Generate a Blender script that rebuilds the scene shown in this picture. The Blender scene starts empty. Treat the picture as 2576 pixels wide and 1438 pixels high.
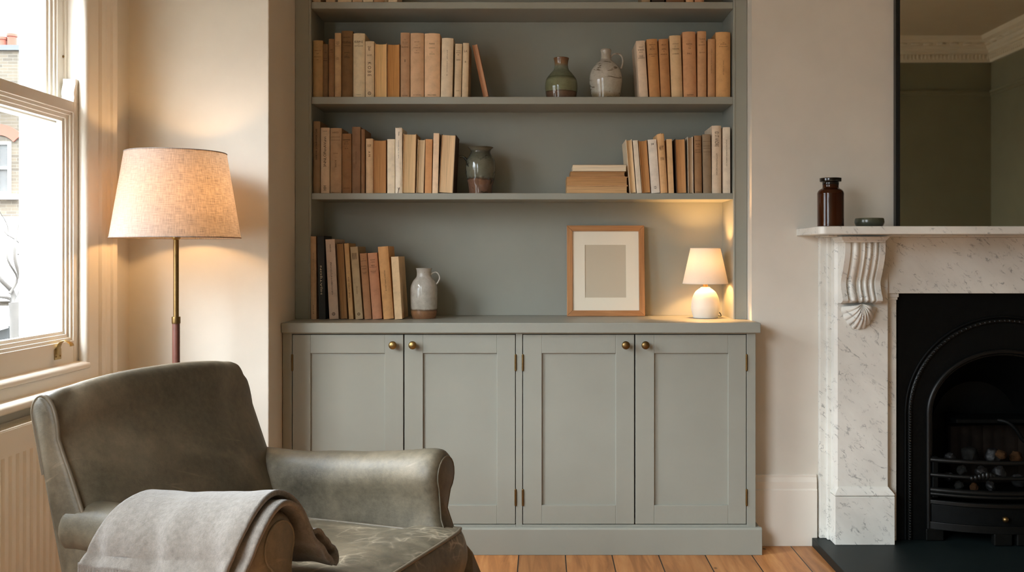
import bpy, bmesh, math, random
from mathutils import Vector, Matrix, Euler, noise as mnoise
PI = math.pi
sc = bpy.context.scene
COL = sc.collection
random.seed(7)
# the photograph is 2576 x 1438; horizon / vanishing point at (1365, 640), focal length 2430 px
F, CX, CY, HC = 2430.0, 1365.0, 640.0, 1.167
def X(px, D): return (px - CX) * D / F
def Z(py, D): return HC + (CY - py) * D / F

# ------------------------------------------------------------------ scene helpers
def srgb(c):
    out = []
    for v in c:
        v = v / 255.0
        out.append(v / 12.92 if v <= 0.04045 else ((v + 0.055) / 1.055) ** 2.4)
    return (out[0], out[1], out[2], 1.0)

def thing(name, label=None, cat=None, loc=(0, 0, 0), rotz=0.0, group=None, kind=None):
    o = bpy.data.objects.new(name, None)
    o.empty_display_size = 0.1
    COL.objects.link(o)
    o.location = loc
    o.rotation_euler = (0, 0, rotz)
    tag(o, label, cat, group, kind)
    return o

def tag(o, label=None, cat=None, group=None, kind=None):
    if label: o['label'] = label
    if cat: o['category'] = cat
    if group: o['group'] = group
    if kind: o['kind'] = kind
    return o

def base_of(o):
    v = Vector((0, 0, 0))
    while o is not None:
        v += Vector(o.location)
        o = o.parent
    return v

def obj(name, bm, mat, parent=None, world=False, smooth=None, bevel=0.0, bevseg=2, subsurf=0, solid=None, recalc=True):
    """Link a bmesh as one object. world=True: the coordinates are world ones (parents unrotated)."""
    if world and parent is not None:
        bmesh.ops.translate(bm, vec=-base_of(parent), verts=bm.verts)
    if recalc:
        bmesh.ops.recalc_face_normals(bm, faces=bm.faces)
    me = bpy.data.meshes.new(name)
    bm.to_mesh(me)
    bm.free()
    o = bpy.data.objects.new(name, me)
    COL.objects.link(o)
    if mat is not None:
        for m in (mat if isinstance(mat, (list, tuple)) else [mat]):
            me.materials.append(m)
    if parent is not None:
        o.parent = parent
    if solid:
        m = o.modifiers.new('solid', 'SOLIDIFY'); m.thickness = solid; m.offset = 0
    if bevel:
        m = o.modifiers.new('bevel', 'BEVEL'); m.width = bevel; m.segments = bevseg
        m.limit_method = 'ANGLE'; m.angle_limit = math.radians(40)
        m.harden_normals = False
    if subsurf:
        m = o.modifiers.new('sub', 'SUBSURF'); m.levels = subsurf; m.render_levels = subsurf
    if smooth:
        for p in me.polygons: p.use_smooth = True
        if smooth < 179:
            me.set_sharp_from_angle(angle=math.radians(smooth))
    return o

def struct(name, bm, mat, parent=None, **k):
    o = obj(name, bm, mat, parent, **k)
    if parent is None: o['kind'] = 'structure'
    return o

# ------------------------------------------------------------------ shape helpers
def box(bm, x0, x1, y0, y1, z0, z1, mi=0):
    v = [bm.verts.new(p) for p in ((x0,y0,z0),(x1,y0,z0),(x1,y1,z0),(x0,y1,z0),(x0,y0,z1),(x1,y0,z1),(x1,y1,z1),(x0,y1,z1))]
    for f in ((0,3,2,1),(4,5,6,7),(0,1,5,4),(1,2,6,5),(2,3,7,6),(3,0,4,7)):
        fc = bm.faces.new([v[i] for i in f]); fc.material_index = mi
    return v

def bx(*a):
    bm = bmesh.new(); box(bm, *a); return bm

def loft(bm, rings, closed=True, cap0=True, cap1=True, loop=False):
    vr = [[bm.verts.new(p) for p in r] for r in rings]
    n = len(vr[0]); m = len(vr)
    for i in range(m if loop else m - 1):
        a, b = vr[i], vr[(i + 1) % m]
        for j in range(n if closed else n - 1):
            k = (j + 1) % n
            bm.faces.new((a[j], a[k], b[k], b[j]))
    if not loop and closed:
        if cap0: bm.faces.new(list(reversed(vr[0])))
        if cap1: bm.faces.new(vr[-1])
    return vr

def prism(bm, poly, axis, a0, a1):
    """Extrude a 2-D polygon along an axis. axis 'x': poly=(y,z); 'y': (x,z); 'z': (x,y)."""
    def P(p, a):
        return {'x': (a, p[0], p[1]), 'y': (p[0], a, p[1]), 'z': (p[0], p[1], a)}[axis]
    return loft(bm, [[P(p, a0) for p in poly], [P(p, a1) for p in poly]])

def lathe(bm, prof, cx=0, cy=0, segs=48, close_bottom=True, close_top=True):
    rings = []
    for r, z in prof:
        rings.append([(cx + r * math.cos(2*PI*k/segs), cy + r * math.sin(2*PI*k/segs), z) for k in range(segs)])
    return loft(bm, rings, True, close_bottom, close_top)

def smooth_prof(pts, n=8):
    """Catmull-Rom through profile points."""
    out = []
    P = [pts[0]] + list(pts) + [pts[-1]]
    for i in range(1, len(P) - 2):
        for k in range(n):
            t = k / n
            q = []
            for d in range(len(P[0])):
                a, b, c, e = P[i-1][d], P[i][d], P[i+1][d], P[i+2][d]
                q.append(0.5*((2*b)+(-a+c)*t+(2*a-5*b+4*c-e)*t*t+(-a+3*b-3*c+e)*t**3))
            out.append(tuple(q))
    out.append(tuple(pts[-1]))
    return out

def tube(bm, path, r, segs=10, closed=False, flat=1.0, cap=True):
    """Tube along a path (parallel-transport frame). r: number or list."""
    pts = [Vector(p) for p in path]
    n = len(pts)
    rr = r if isinstance(r, (list, tuple)) else [r] * n
    T = []
    for i in range(n):
        a = pts[(i - 1) % n] if (closed or i > 0) else pts[i]
        b = pts[(i + 1) % n] if (closed or i < n - 1) else pts[i]
        T.append((b - a).normalized())
    up = Vector((0, 0, 1)) if abs(T[0].z) < 0.9 else Vector((1, 0, 0))
    N = (up - T[0] * up.dot(T[0])).normalized()
    rings = []
    for i in range(n):
        N = (N - T[i] * N.dot(T[i]))
        N = N.normalized() if N.length > 1e-6 else Vector((1, 0, 0))
        B = T[i].cross(N)
        rings.append([tuple(pts[i] + N * (rr[i] * math.cos(2*PI*k/segs)) * flat + B * (rr[i] * math.sin(2*PI*k/segs))) for k in range(segs)])
    return loft(bm, rings, True, cap, cap, loop=closed)

def sphere(bm, c, r, seg=24, rings=12, sx=1, sy=1, sz=1):
    m = Matrix.Translation(Vector(c)) @ Matrix.Diagonal((sx, sy, sz, 1))
    bmesh.ops.create_uvsphere(bm, u_segments=seg, v_segments=rings, radius=r, matrix=m)

def cyl_y(bm, cx, cz, r, y0, y1, segs=24):
    loft(bm, [[(cx + r*math.cos(2*PI*k/segs), y, cz + r*math.sin(2*PI*k/segs)) for k in range(segs)] for y in (y0, y1)])

def smoothstep(a, b, x):
    t = max(0.0, min(1.0, (x - a) / (b - a))); return t * t * (3 - 2 * t)

# ------------------------------------------------------------------ lettering
_TX = {}
def text_geo(s):
    if s in _TX: return _TX[s]
    cu = bpy.data.curves.new('lettering', 'FONT')
    cu.body = s; cu.align_x = 'CENTER'; cu.align_y = 'CENTER'; cu.size = 1.0; cu.resolution_u = 2
    o = bpy.data.objects.new('lettering_tmp', cu)
    COL.objects.link(o)
    dg = bpy.context.evaluated_depsgraph_get()
    me = bpy.data.meshes.new_from_object(o.evaluated_get(dg))
    vs = [v.co.copy() for v in me.vertices]; fs = [tuple(p.vertices) for p in me.polygons]
    bpy.data.objects.remove(o); bpy.data.curves.remove(cu); bpy.data.meshes.remove(me)
    if vs:
        x0 = min(v.x for v in vs); x1 = max(v.x for v in vs); y0 = min(v.y for v in vs); y1 = max(v.y for v in vs)
        c = Vector(((x0+x1)/2, (y0+y1)/2, 0)); vs = [v - c for v in vs]
        w, h = x1 - x0, y1 - y0
    else: w = h = 1
    _TX[s] = (vs, fs, w, h)
    return _TX[s]

def put_text(bm, s, cx, cz, y, width=None, height=None, vertical=0):
    """Flat lettering in the plane y=const facing -y. width: fit to width; vertical 1 = bottom-to-top, -1 = top-to-bottom."""
    vs, fs, w, h = text_geo(s)
    if not vs: return
    sx = sy = None
    if width and height: sx, sy = width / w, height / h
    elif width: sx = sy = width / w
    else: sx = sy = height / h
    nv = []
    for v in vs:
        a, b = v.x * sx, v.y * sy
        if vertical == 1: a, b = -b, a
        elif vertical == -1: a, b = b, -a
        nv.append(bm.verts.new((cx + a, y, cz + b)))
    for f in fs:
        try: bm.faces.new([nv[i] for i in f])
        except ValueError: pass

# ------------------------------------------------------------------ materials
def new_mat(name):
    m = bpy.data.materials.new(name); m.use_nodes = True
    nt = m.node_tree
    b = nt.nodes['Principled BSDF']
    return m, nt, b

def N(nt, t, **k):
    n = nt.nodes.new(t)
    for a, v in k.items():
        if a in n.inputs.keys(): n.inputs[a].default_value = v
        else: setattr(n, a, v)
    return n

def L(nt, a, b): nt.links.new(a, b)

def coords(nt, scale=(1, 1, 1), kind='Object', loc=(0, 0, 0), rot=(0, 0, 0)):
    tc = N(nt, 'ShaderNodeTexCoord'); mp = N(nt, 'ShaderNodeMapping')
    mp.inputs['Scale'].default_value = scale; mp.inputs['Location'].default_value = loc; mp.inputs['Rotation'].default_value = rot
    L(nt, tc.outputs[kind], mp.inputs['Vector'])
    return mp.outputs['Vector']

def noise(nt, vec, scale=5, detail=4, rough=0.55, dist=0.0):
    n = N(nt, 'ShaderNodeTexNoise')
    n.inputs['Scale'].default_value = scale; n.inputs['Detail'].default_value = detail
    n.inputs['Roughness'].default_value = rough; n.inputs['Distortion'].default_value = dist
    if vec is not None: L(nt, vec, n.inputs['Vector'])
    return n.outputs['Fac']

def ramp(nt, fac, stops, interp='LINEAR'):
    r = N(nt, 'ShaderNodeValToRGB')
    e = r.color_ramp.elements
    while len(e) < len(stops): e.new(0.5)
    for el, (p, c) in zip(e, stops):
        el.position = p; el.color = c if len(c) == 4 else (*c, 1)
    r.color_ramp.interpolation = interp
    L(nt, fac, r.inputs['Fac'])
    return r.outputs['Color']

def mix(nt, fac, a, b, mode='MIX'):
    m = N(nt, 'ShaderNodeMix'); m.data_type = 'RGBA'; m.blend_type = mode
    if isinstance(fac, (int, float)): m.inputs[0].default_value = fac
    else: L(nt, fac, m.inputs[0])
    for i, v in ((6, a), (7, b)):
        if isinstance(v, (tuple, list)): m.inputs[i].default_value = v if len(v) == 4 else (*v, 1)
        else: L(nt, v, m.inputs[i])
    return m.outputs[2]

def math_(nt, op, a, b=None, c=None):
    m = N(nt, 'ShaderNodeMath'); m.operation = op
    for i, v in enumerate((a, b, c)):
        if v is None: continue
        if isinstance(v, (int, float)): m.inputs[i].default_value = v
        else: L(nt, v, m.inputs[i])
    return m.outputs[0]

def bump(nt, b, h, strength=0.3, dist=0.002):
    n = N(nt, 'ShaderNodeBump'); n.inputs['Strength'].default_value = strength; n.inputs['Distance'].default_value = dist
    L(nt, h, n.inputs['Height']); L(nt, n.outputs['Normal'], b.inputs['Normal'])

def desat(c, k):
    g = .3 * c[0] + .59 * c[1] + .11 * c[2]
    return tuple(v + (g - v) * k for v in c[:3]) + (1.0,)
def mul(c, k): return tuple(min(1.0, v * k) for v in c[:3]) + (1.0,)

def paint(name, c, rough=0.5, var=0.04, spec=0.5, bumpk=0.08, scale=6):
    """Painted surface: faint tonal variation and brush/roller texture."""
    m, nt, b = new_mat(name)
    c = srgb(c)
    v = coords(nt)
    f = noise(nt, v, scale, 5)
    col = ramp(nt, f, [(0.3, mul(c, 1 - var)), (0.7, mul(c, 1 + var))])
    L(nt, col, b.inputs['Base Color'])
    b.inputs['Roughness'].default_value = rough
    b.inputs['Specular IOR Level'].default_value = spec
    if bumpk:
        bump(nt, b, noise(nt, v, 220, 3), bumpk, 0.001)
    return m

def metal(name, c, rough=0.3, var=0.15):
    m, nt, b = new_mat(name)
    c = srgb(c)
    v = coords(nt)
    f = noise(nt, v, 60, 5)
    L(nt, ramp(nt, f, [(0.3, mul(c, 1 - var)), (0.7, mul(c, 1 + var))]), b.inputs['Base Color'])
    b.inputs['Metallic'].default_value = 1.0
    b.inputs['Roughness'].default_value = rough
    return m

M = {}
SAGE = (148, 149, 139)
M['sage'] = paint('sage_eggshell_paint', SAGE, 0.42, 0.03, 0.4)
M['wall'] = paint('warm_plaster_wall', (214, 208, 196), 0.75, 0.03, 0.25, 0.12)
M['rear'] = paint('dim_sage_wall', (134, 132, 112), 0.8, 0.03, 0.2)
M['white'] = paint('white_gloss_woodwork', (230, 223, 211), 0.32, 0.02, 0.5, 0.03)
M['ceil'] = paint('ceiling_white', (205, 196, 178), 0.85, 0.02, 0.2)
M['cornice'] = paint('cornice_white', (228, 220, 204), 0.7, 0.02, 0.3)
M['rad'] = paint('radiator_enamel', (228, 218, 203), 0.35, 0.01, 0.5, 0.0)
M['stucco'] = paint('white_stucco', (245, 245, 242), 0.9, 0.02, 0.2)
M['brass'] = metal('aged_brass', (158, 132, 84), 0.36)
M['brass_d'] = metal('dark_antique_brass', (122, 98, 62), 0.4)
M['black'] = paint('black_mirror_frame', (24, 27, 25), 0.35, 0.1, 0.5, 0.0)
M['iron'] = paint('blackleaded_cast_iron', (5, 7, 7), 0.55, 0.25, 0.14, 0.35, 30)
M['ironb'] = paint('polished_cast_iron', (9, 10, 9), 0.4, 0.3, 0.3, 0.25, 40)
M['soot'] = paint('sooty_firebrick', (30, 24, 19), 0.95, 0.4, 0.1, 0.5, 14)
M['slate'] = paint('dark_slate_hearth', (14, 24, 24), 0.5, 0.12, 0.3, 0.1, 9)
M['pages'] = None

def marble():
    m, nt, b = new_mat('veined_white_marble')
    tc = N(nt, 'ShaderNodeTexCoord')
    def diag(scale, ang):
        r = N(nt, 'ShaderNodeMapping'); r.inputs['Rotation'].default_value = (.3, ang, .2); L(nt, tc.outputs['Object'], r.inputs['Vector'])
        s_ = N(nt, 'ShaderNodeMapping'); s_.inputs['Scale'].default_value = scale; L(nt, r.outputs[0], s_.inputs['Vector'])
        return s_.outputs[0]
    v = diag((1, 1, 2.0), -.75)
    base = ramp(nt, noise(nt, v, 3.0, 5), [(0.3, srgb((207, 205, 197))), (0.7, srgb((234, 233, 225)))])
    v2 = diag((5.0, 5, 11.0), -.72)
    n1 = noise(nt, v2, 2.6, 7, 0.62, 1.0)
    d1 = math_(nt, 'ABSOLUTE', math_(nt, 'SUBTRACT', n1, 0.5))
    vein = ramp(nt, d1, [(0.0, (1, 1, 1)), (0.010, (0.5, 0.5, 0.5)), (0.032, (0, 0, 0))])
    mask = ramp(nt, noise(nt, v2, 4.5, 3), [(0.50, (0, 0, 0)), (0.66, (1, 1, 1))])
    vm = mix(nt, 1.0, vein, mask, 'MULTIPLY')
    col = mix(nt, vm, base, srgb((108, 110, 108)))
    v3 = diag((11, 11, 30.0), -.95)
    sp = ramp(nt, noise(nt, v3, 2.6, 3, 0.6), [(0.68, (0, 0, 0)), (0.74, (0.75, 0.75, 0.75))])
    msk3 = ramp(nt, noise(nt, tc.outputs['Object'], 9, 2), [(0.46, (0, 0, 0)), (0.6, (1, 1, 1))])
    col = mix(nt, mix(nt, 1.0, sp, msk3, 'MULTIPLY'), col, srgb((112, 114, 112)))
    L(nt, col, b.inputs['Base Color'])
    b.inputs['Roughness'].default_value = 0.3
    return m
M['marble'] = marble()

def floorboards():
    m, nt, b = new_mat('old_pine_floorboards')
    tc = N(nt, 'ShaderNodeTexCoord'); sep = N(nt, 'ShaderNodeSeparateXYZ'); L(nt, tc.outputs['Object'], sep.inputs[0])
    u = math_(nt, 'DIVIDE', math_(nt, 'ADD', sep.outputs['X'], 0.0927 + 0.181 * 20), 0.181)
    fr = math_(nt, 'FRACT', u); idn = math_(nt, 'FLOOR', u)
    wn = N(nt, 'ShaderNodeTexWhiteNoise'); wn.noise_dimensions = '1D'; L(nt, idn, wn.inputs['W'])
    off = math_(nt, 'MULTIPLY', wn.outputs['Value'], 30.0)
    cmb = N(nt, 'ShaderNodeCombineXYZ')
    L(nt, math_(nt, 'ADD', math_(nt, 'MULTIPLY', sep.outputs['X'], 1.0), off), cmb.inputs[0])
    L(nt, math_(nt, 'ADD', math_(nt, 'MULTIPLY', sep.outputs['Y'], 0.09), off), cmb.inputs[1])
    vec = cmb.outputs[0]
    g = noise(nt, vec, 26, 6, 0.6, 0.8)
    col = ramp(nt, g, [(0.25, srgb((138, 88, 46))), (0.5, srgb((184, 124, 70))), (0.75, srgb((208, 154, 98)))])
    tint = ramp(nt, wn.outputs['Value'], [(0.0, (0.72, 0.70, 0.68)), (1.0, (1.1, 1.05, 1.0))])
    col = mix(nt, 1.0, col, tint, 'MULTIPLY')
    # knots
    kv = N(nt, 'ShaderNodeCombineXYZ'); L(nt, math_(nt, 'ADD', sep.outputs['X'], off), kv.inputs[0]); L(nt, math_(nt, 'MULTIPLY', sep.outputs['Y'], 0.7), kv.inputs[1])
    vo = N(nt, 'ShaderNodeTexVoronoi'); vo.inputs['Scale'].default_value = 7.5; L(nt, kv.outputs[0], vo.inputs['Vector'])
    kn = ramp(nt, vo.outputs['Distance'], [(0.0, (1, 1, 1)), (0.055, (0.9, 0.9, 0.9)), (0.09, (0, 0, 0))])
    col = mix(nt, kn, col, srgb((52, 30, 16)))
    gap = math_(nt, 'LESS_THAN', math_(nt, 'MINIMUM', fr, math_(nt, 'SUBTRACT', 1.0, fr)), 0.012)
    col = mix(nt, gap, col, srgb((24, 15, 9)))
    L(nt, col, b.inputs['Base Color'])
    b.inputs['Roughness'].default_value = 0.42
    h = math_(nt, 'SUBTRACT', math_(nt, 'MULTIPLY', g, 0.3), gap)
    bump(nt, b, h, 0.5, 0.002)
    return m
M['floor'] = floorboards()

def leather(name='worn_grey_brown_leather', crease=.0, lift=1.0):
    m, nt, b = new_mat(name)
    v = coords(nt)
    big = noise(nt, v, 3.4, 7, 0.62, 0.5)
    col = ramp(nt, big, [(0.30, mul(srgb((54, 51, 41)), lift)), (0.48, mul(srgb((86, 80, 65)), lift)), (0.70, mul(srgb((136, 124, 103)), lift))])
    fine = noise(nt, v, 60, 6, 0.75)
    col = mix(nt, 0.28, col, ramp(nt, fine, [(0.3, mul(srgb((72, 66, 54)), lift)), (0.7, mul(srgb((146, 133, 112)), lift))]), 'MIX')
    # fine straight scratches, two directions, sparse
    for rot, off in (((.2, .5, .55), 3.0), ((.3, -.5, -.8), 9.0)):
        r_ = N(nt, 'ShaderNodeMapping'); r_.inputs['Rotation'].default_value = rot; r_.inputs['Location'].default_value = (off, off, off); L(nt, v, r_.inputs['Vector'])
        s_ = N(nt, 'ShaderNodeMapping'); s_.inputs['Scale'].default_value = (6, 6, 70); L(nt, r_.outputs[0], s_.inputs['Vector'])
        n_ = noise(nt, s_.outputs[0], 1.0, 3, .5, .4)
        f_ = ramp(nt, n_, [(.66, (0, 0, 0)), (.73, (.32, .32, .32))])
        mk_ = ramp(nt, noise(nt, v, 7, 3), [(.5, (0, 0, 0)), (.66, (1, 1, 1))])
        col = mix(nt, mix(nt, 1.0, f_, mk_, 'MULTIPLY'), col, mul(srgb((176, 160, 134)), lift))
    if crease:      # a net of fine pale cracks, heavier in patches
        nz = N(nt, 'ShaderNodeTexNoise'); nz.inputs['Scale'].default_value = 7; nz.inputs['Detail'].default_value = 3; L(nt, v, nz.inputs['Vector'])
        wv = mix(nt, .12, v, nz.outputs['Color'], 'ADD')
        for sc2, w2, rot, lo_ in ((9, .050, -.9, .44), (23, .060, -.6, .50)):
            r_ = N(nt, 'ShaderNodeMapping'); r_.inputs['Rotation'].default_value = (0, 0, rot); L(nt, wv, r_.inputs['Vector'])
            s_ = N(nt, 'ShaderNodeMapping'); s_.inputs['Scale'].default_value = (.8, 1.9, 1.0); L(nt, r_.outputs[0], s_.inputs['Vector'])
            vo_ = N(nt, 'ShaderNodeTexVoronoi'); vo_.feature = 'DISTANCE_TO_EDGE'; vo_.inputs['Scale'].default_value = sc2; L(nt, s_.outputs[0], vo_.inputs['Vector'])
            c_ = ramp(nt, vo_.outputs['Distance'], [(0.0, (crease, crease, crease)), (w2 * .35, (crease * .45,) * 3), (w2 * 1.6, (0, 0, 0))])
            mk = ramp(nt, noise(nt, v, 6.5, 4), [(lo_, (0, 0, 0)), (lo_ + .2, (1, 1, 1))])
            col = mix(nt, mix(nt, 1.0, c_, mk, 'MULTIPLY'), col, mul(srgb((200, 186, 162)), lift))
    L(nt, col, b.inputs['Base Color'])
    rg = ramp(nt, fine, [(0.3, (0.43, 0.43, 0.43)), (0.7, (0.58, 0.58, 0.58))])
    L(nt, rg, b.inputs['Roughness'])
    b.inputs['Specular IOR Level'].default_value = 0.45
    vo = N(nt, 'ShaderNodeTexVoronoi'); vo.inputs['Scale'].default_value = 260; L(nt, v, vo.inputs['Vector'])
    h = math_(nt, 'ADD', math_(nt, 'MULTIPLY', vo.outputs['Distance'], 0.22), math_(nt, 'MULTIPLY', noise(nt, v, 14, 4, 0.55), 1.0))
    bump(nt, b, h, 0.14, 0.005)
    return m
M['leather'] = leather()
M['leather_seat'] = leather('creased_seat_leather', .55, 1.25)
M['piping'] = paint('leather_piping', (112, 102, 85), 0.42, 0.15, 0.5, 0.1, 20)

def wool():
    m, nt, b = new_mat('brushed_wool')
    v = coords(nt)
    f = noise(nt, v, 75, 7, 0.8)
    col = ramp(nt, f, [(0.3, srgb((104, 97, 90))), (0.7, srgb((136, 129, 120)))])
    L(nt, col, b.inputs['Base Color'])
    b.inputs['Roughness'].default_value = 0.95
    b.inputs['Specular IOR Level'].default_value = 0.1
    b.inputs['Sheen Weight'].default_value = 0.35
    b.inputs['Sheen Roughness'].default_value = 0.5
    h = math_(nt, 'ADD', noise(nt, v, 70, 5, 0.7), math_(nt, 'MULTIPLY', noise(nt, v, 420, 3, 0.7), 0.5))
    bump(nt, b, h, 0.6, 0.004)
    return m
M['wool'] = wool()

def linen(name, c, thread, trans=0.5, ct=None):
    """Linen lampshade: diffuse outside, light of the bulb coming through the weave."""
    m, nt, b = new_mat(name)
    nt.nodes.remove(b)
    out = [n for n in nt.nodes if n.type == 'OUTPUT_MATERIAL'][0]
    tc = N(nt, 'ShaderNodeTexCoord'); sep = N(nt, 'ShaderNodeSeparateXYZ'); L(nt, tc.outputs['Object'], sep.inputs[0])
    ang = math_(nt, 'ARCTAN2', sep.outputs['Y'], sep.outputs['X'])
    cmb = N(nt, 'ShaderNodeCombineXYZ'); L(nt, math_(nt, 'MULTIPLY', ang, 0.19), cmb.inputs[0]); L(nt, sep.outputs['Z'], cmb.inputs[1])
    mp1 = N(nt, 'ShaderNodeMapping'); mp1.inputs['Scale'].default_value = (30, 420, 1); L(nt, cmb.outputs[0], mp1.inputs['Vector'])
    mp2 = N(nt, 'ShaderNodeMapping'); mp2.inputs['Scale'].default_value = (420, 30, 1); L(nt, cmb.outputs[0], mp2.inputs['Vector'])
    n1 = noise(nt, mp1.outputs[0], 1.0, 3, 0.6); n2 = noise(nt, mp2.outputs[0], 1.0, 3, 0.6)
    w = math_(nt, 'MULTIPLY', math_(nt, 'ADD', n1, n2), 0.5)
    c = srgb(c)
    ct = srgb(ct) if ct else c
    col_t = ramp(nt, w, [(0.36, mul(ct, 1 - thread)), (0.6, mul(ct, 1 + thread * 0.35))])
    col_d = ramp(nt, w, [(0.36, mul(c, 1 - thread * 0.15)), (0.6, c)])
    d = N(nt, 'ShaderNodeBsdfDiffuse'); t = N(nt, 'ShaderNodeBsdfTranslucent')
    L(nt, col_d, d.inputs['Color'])
    warm = mix(nt, 1.0, col_t, (1.0, 0.93, 0.84, 1), 'MULTIPLY')
    L(nt, warm, t.inputs['Color'])
    ms = N(nt, 'ShaderNodeMixShader'); ms.inputs[0].default_value = trans
    L(nt, d.outputs[0], ms.inputs[1]); L(nt, t.outputs[0], ms.inputs[2]); L(nt, ms.outputs[0], out.inputs['Surface'])
    return m
M['shade'] = linen('natural_linen_shade', (142, 133, 127), 0.70, 0.36, (206, 188, 170))
M['shade_s'] = linen('pale_cotton_shade', (228, 214, 198), 0.18, 0.024, (236, 233, 230))

def emit(name, c, strength):
    m, nt, b = new_mat(name)
    nt.nodes.remove(b)
    out = [n for n in nt.nodes if n.type == 'OUTPUT_MATERIAL'][0]
    e = N(nt, 'ShaderNodeEmission'); e.inputs['Color'].default_value = (*c, 1); e.inputs['Strength'].default_value = strength
    L(nt, e.outputs[0], out.inputs['Surface'])
    return m

def glass_pane(name='window_glass'):
    m, nt, b = new_mat(name)
    nt.nodes.remove(b)
    out = [n for n in nt.nodes if n.type == 'OUTPUT_MATERIAL'][0]
    t = N(nt, 'ShaderNodeBsdfTransparent'); t.inputs['Color'].default_value = (0.97, 0.985, 0.98, 1)
    g = N(nt, 'ShaderNodeBsdfGlossy'); g.inputs['Roughness'].default_value = 0.0
    lw = N(nt, 'ShaderNodeLayerWeight'); lw.inputs['Blend'].default_value = .5
    fr = math_(nt, 'ADD', math_(nt, 'MULTIPLY', math_(nt, 'POWER', lw.outputs['Facing'], 5.0), .45), .025)
    ms = N(nt, 'ShaderNodeMixShader')
    L(nt, fr, ms.inputs[0]); L(nt, t.outputs[0], ms.inputs[1]); L(nt, g.outputs[0], ms.inputs[2]); L(nt, ms.outputs[0], out.inputs['Surface'])
    return m
M['glass'] = glass_pane()

def cloth(c, fade=0.12, rough=0.72, sc_=30):
    """Book cloth / paper: slightly mottled, foxed and rubbed."""
    key = 'cloth_%d_%d_%d' % tuple(int(x) for x in c)
    if key in M: return M[key]
    m, nt, b = new_mat(key)
    c = mul(desat(srgb(c), .12), 1.32)
    tc = N(nt, 'ShaderNodeTexCoord')
    oi = N(nt, 'ShaderNodeObjectInfo')
    ad = N(nt, 'ShaderNodeVectorMath'); ad.operation = 'ADD'
    L(nt, tc.outputs['Object'], ad.inputs[0]); L(nt, oi.outputs['Location'], ad.inputs[1])
    n1 = noise(nt, ad.outputs[0], sc_, 6, 0.65)
    col = ramp(nt, n1, [(0.25, mul(c, 1 - fade * 1.6)), (0.5, c), (0.78, mul(c, 1 + fade))])
    L(nt, col, b.inputs['Base Color'])
    b.inputs['Roughness'].default_value = rough
    b.inputs['Specular IOR Level'].default_value = 0.25
    bump(nt, b, noise(nt, ad.outputs[0], 700, 2), 0.15, 0.0006)
    M[key] = m
    return m

def pages(c):
    """Page edges: fine stripes across the thickness (object x)."""
    key = 'pages_%d_%d_%d' % tuple(int(x) for x in c)
    if key in M: return M[key]
    m, nt, b = new_mat(key)
    c = mul(desat(srgb(c), .1), 1.22)
    v = coords(nt, (1, 0.02, 0.012))
    n1 = noise(nt, v, 420, 3, 0.7)
    n2 = noise(nt, v, 90, 3, 0.6)
    f = math_(nt, 'ADD', math_(nt, 'MULTIPLY', n1, 0.55), math_(nt, 'MULTIPLY', n2, 0.45))
    col = ramp(nt, f, [(0.32, mul(c, 0.55)), (0.47, mul(c, 0.9)), (0.62, mul(c, 1.08))])
    L(nt, col, b.inputs['Base Color'])
    b.inputs['Roughness'].default_value = 0.9
    b.inputs['Specular IOR Level'].default_value = 0.1
    bump(nt, b, f, 0.4, 0.001)
    M[key] = m
    return m

def wood(name, c1, c2, scale=(30, 30, 2.0), rough=0.42):
    m, nt, b = new_mat(name)
    v = coords(nt, scale)
    n1 = noise(nt, v, 1.6, 6, 0.6, 1.0)
    L(nt, ramp(nt, n1, [(0.3, srgb(c1)), (0.7, srgb(c2))]), b.inputs['Base Color'])
    b.inputs['Roughness'].default_value = rough
    bump(nt, b, n1, 0.12, 0.001)
    return m
# ================================================================== the room
XL, XR, YR = -1.536, 4.18, -1.28          # window wall, far side wall, rear wall
DW, DC, DS, DB = 3.588, 3.885, 3.968, 4.218   # lamp wall, chimney breast, bookcase front, alcove back
HT = 3.17
struct('floor', bx(XL - .15, XR + .15, YR - .15, 4.45, -0.06, 0.0), M['floor'])
struct('ceiling', bx(XL - .15, XR + .15, YR - .15, 4.45, HT, HT + 0.06), M['ceil'])
# lamp wall and its return beside the alcove
struct('wall_back', bx(XL - .15, -1.0173, DW, 4.45, 0, HT), M['wall'], bevel=0.004)
struct('wall_alcove', bx(-1.0173, .841, 4.235, 4.45, 0, HT), M['sage'])
# chimney breast with the fire opening
bm = bmesh.new()
FX0, FX1, FZ = 1.40, 2.256, 1.014
poly = [(.841, 0), (.841, HT), (2.815, HT), (2.815, 0), (FX1, 0), (FX1, FZ), (FX0, FZ), (FX0, 0)]
def wallpart(bm, x0, x1, z0, z1): box(bm, x0, x1, DC, 4.45, z0, z1)
wallpart(bm, .841, FX0, 0, HT); wallpart(bm, FX1, 2.815, 0, HT); wallpart(bm, FX0, FX1, FZ, HT); box(bm, FX0, FX1, 4.38, 4.45, 0, FZ)
struct('wall_chimney', bm, M['wall'])
struct('wall_far_alcove', bx(2.815, XR, 4.3, 4.45, 0, HT), M['wall'])
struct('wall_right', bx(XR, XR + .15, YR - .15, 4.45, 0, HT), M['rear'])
struct('wall_rear', bx(XL - .15, XR + .15, YR - .15, YR, 0, HT), M['rear'])
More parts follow.
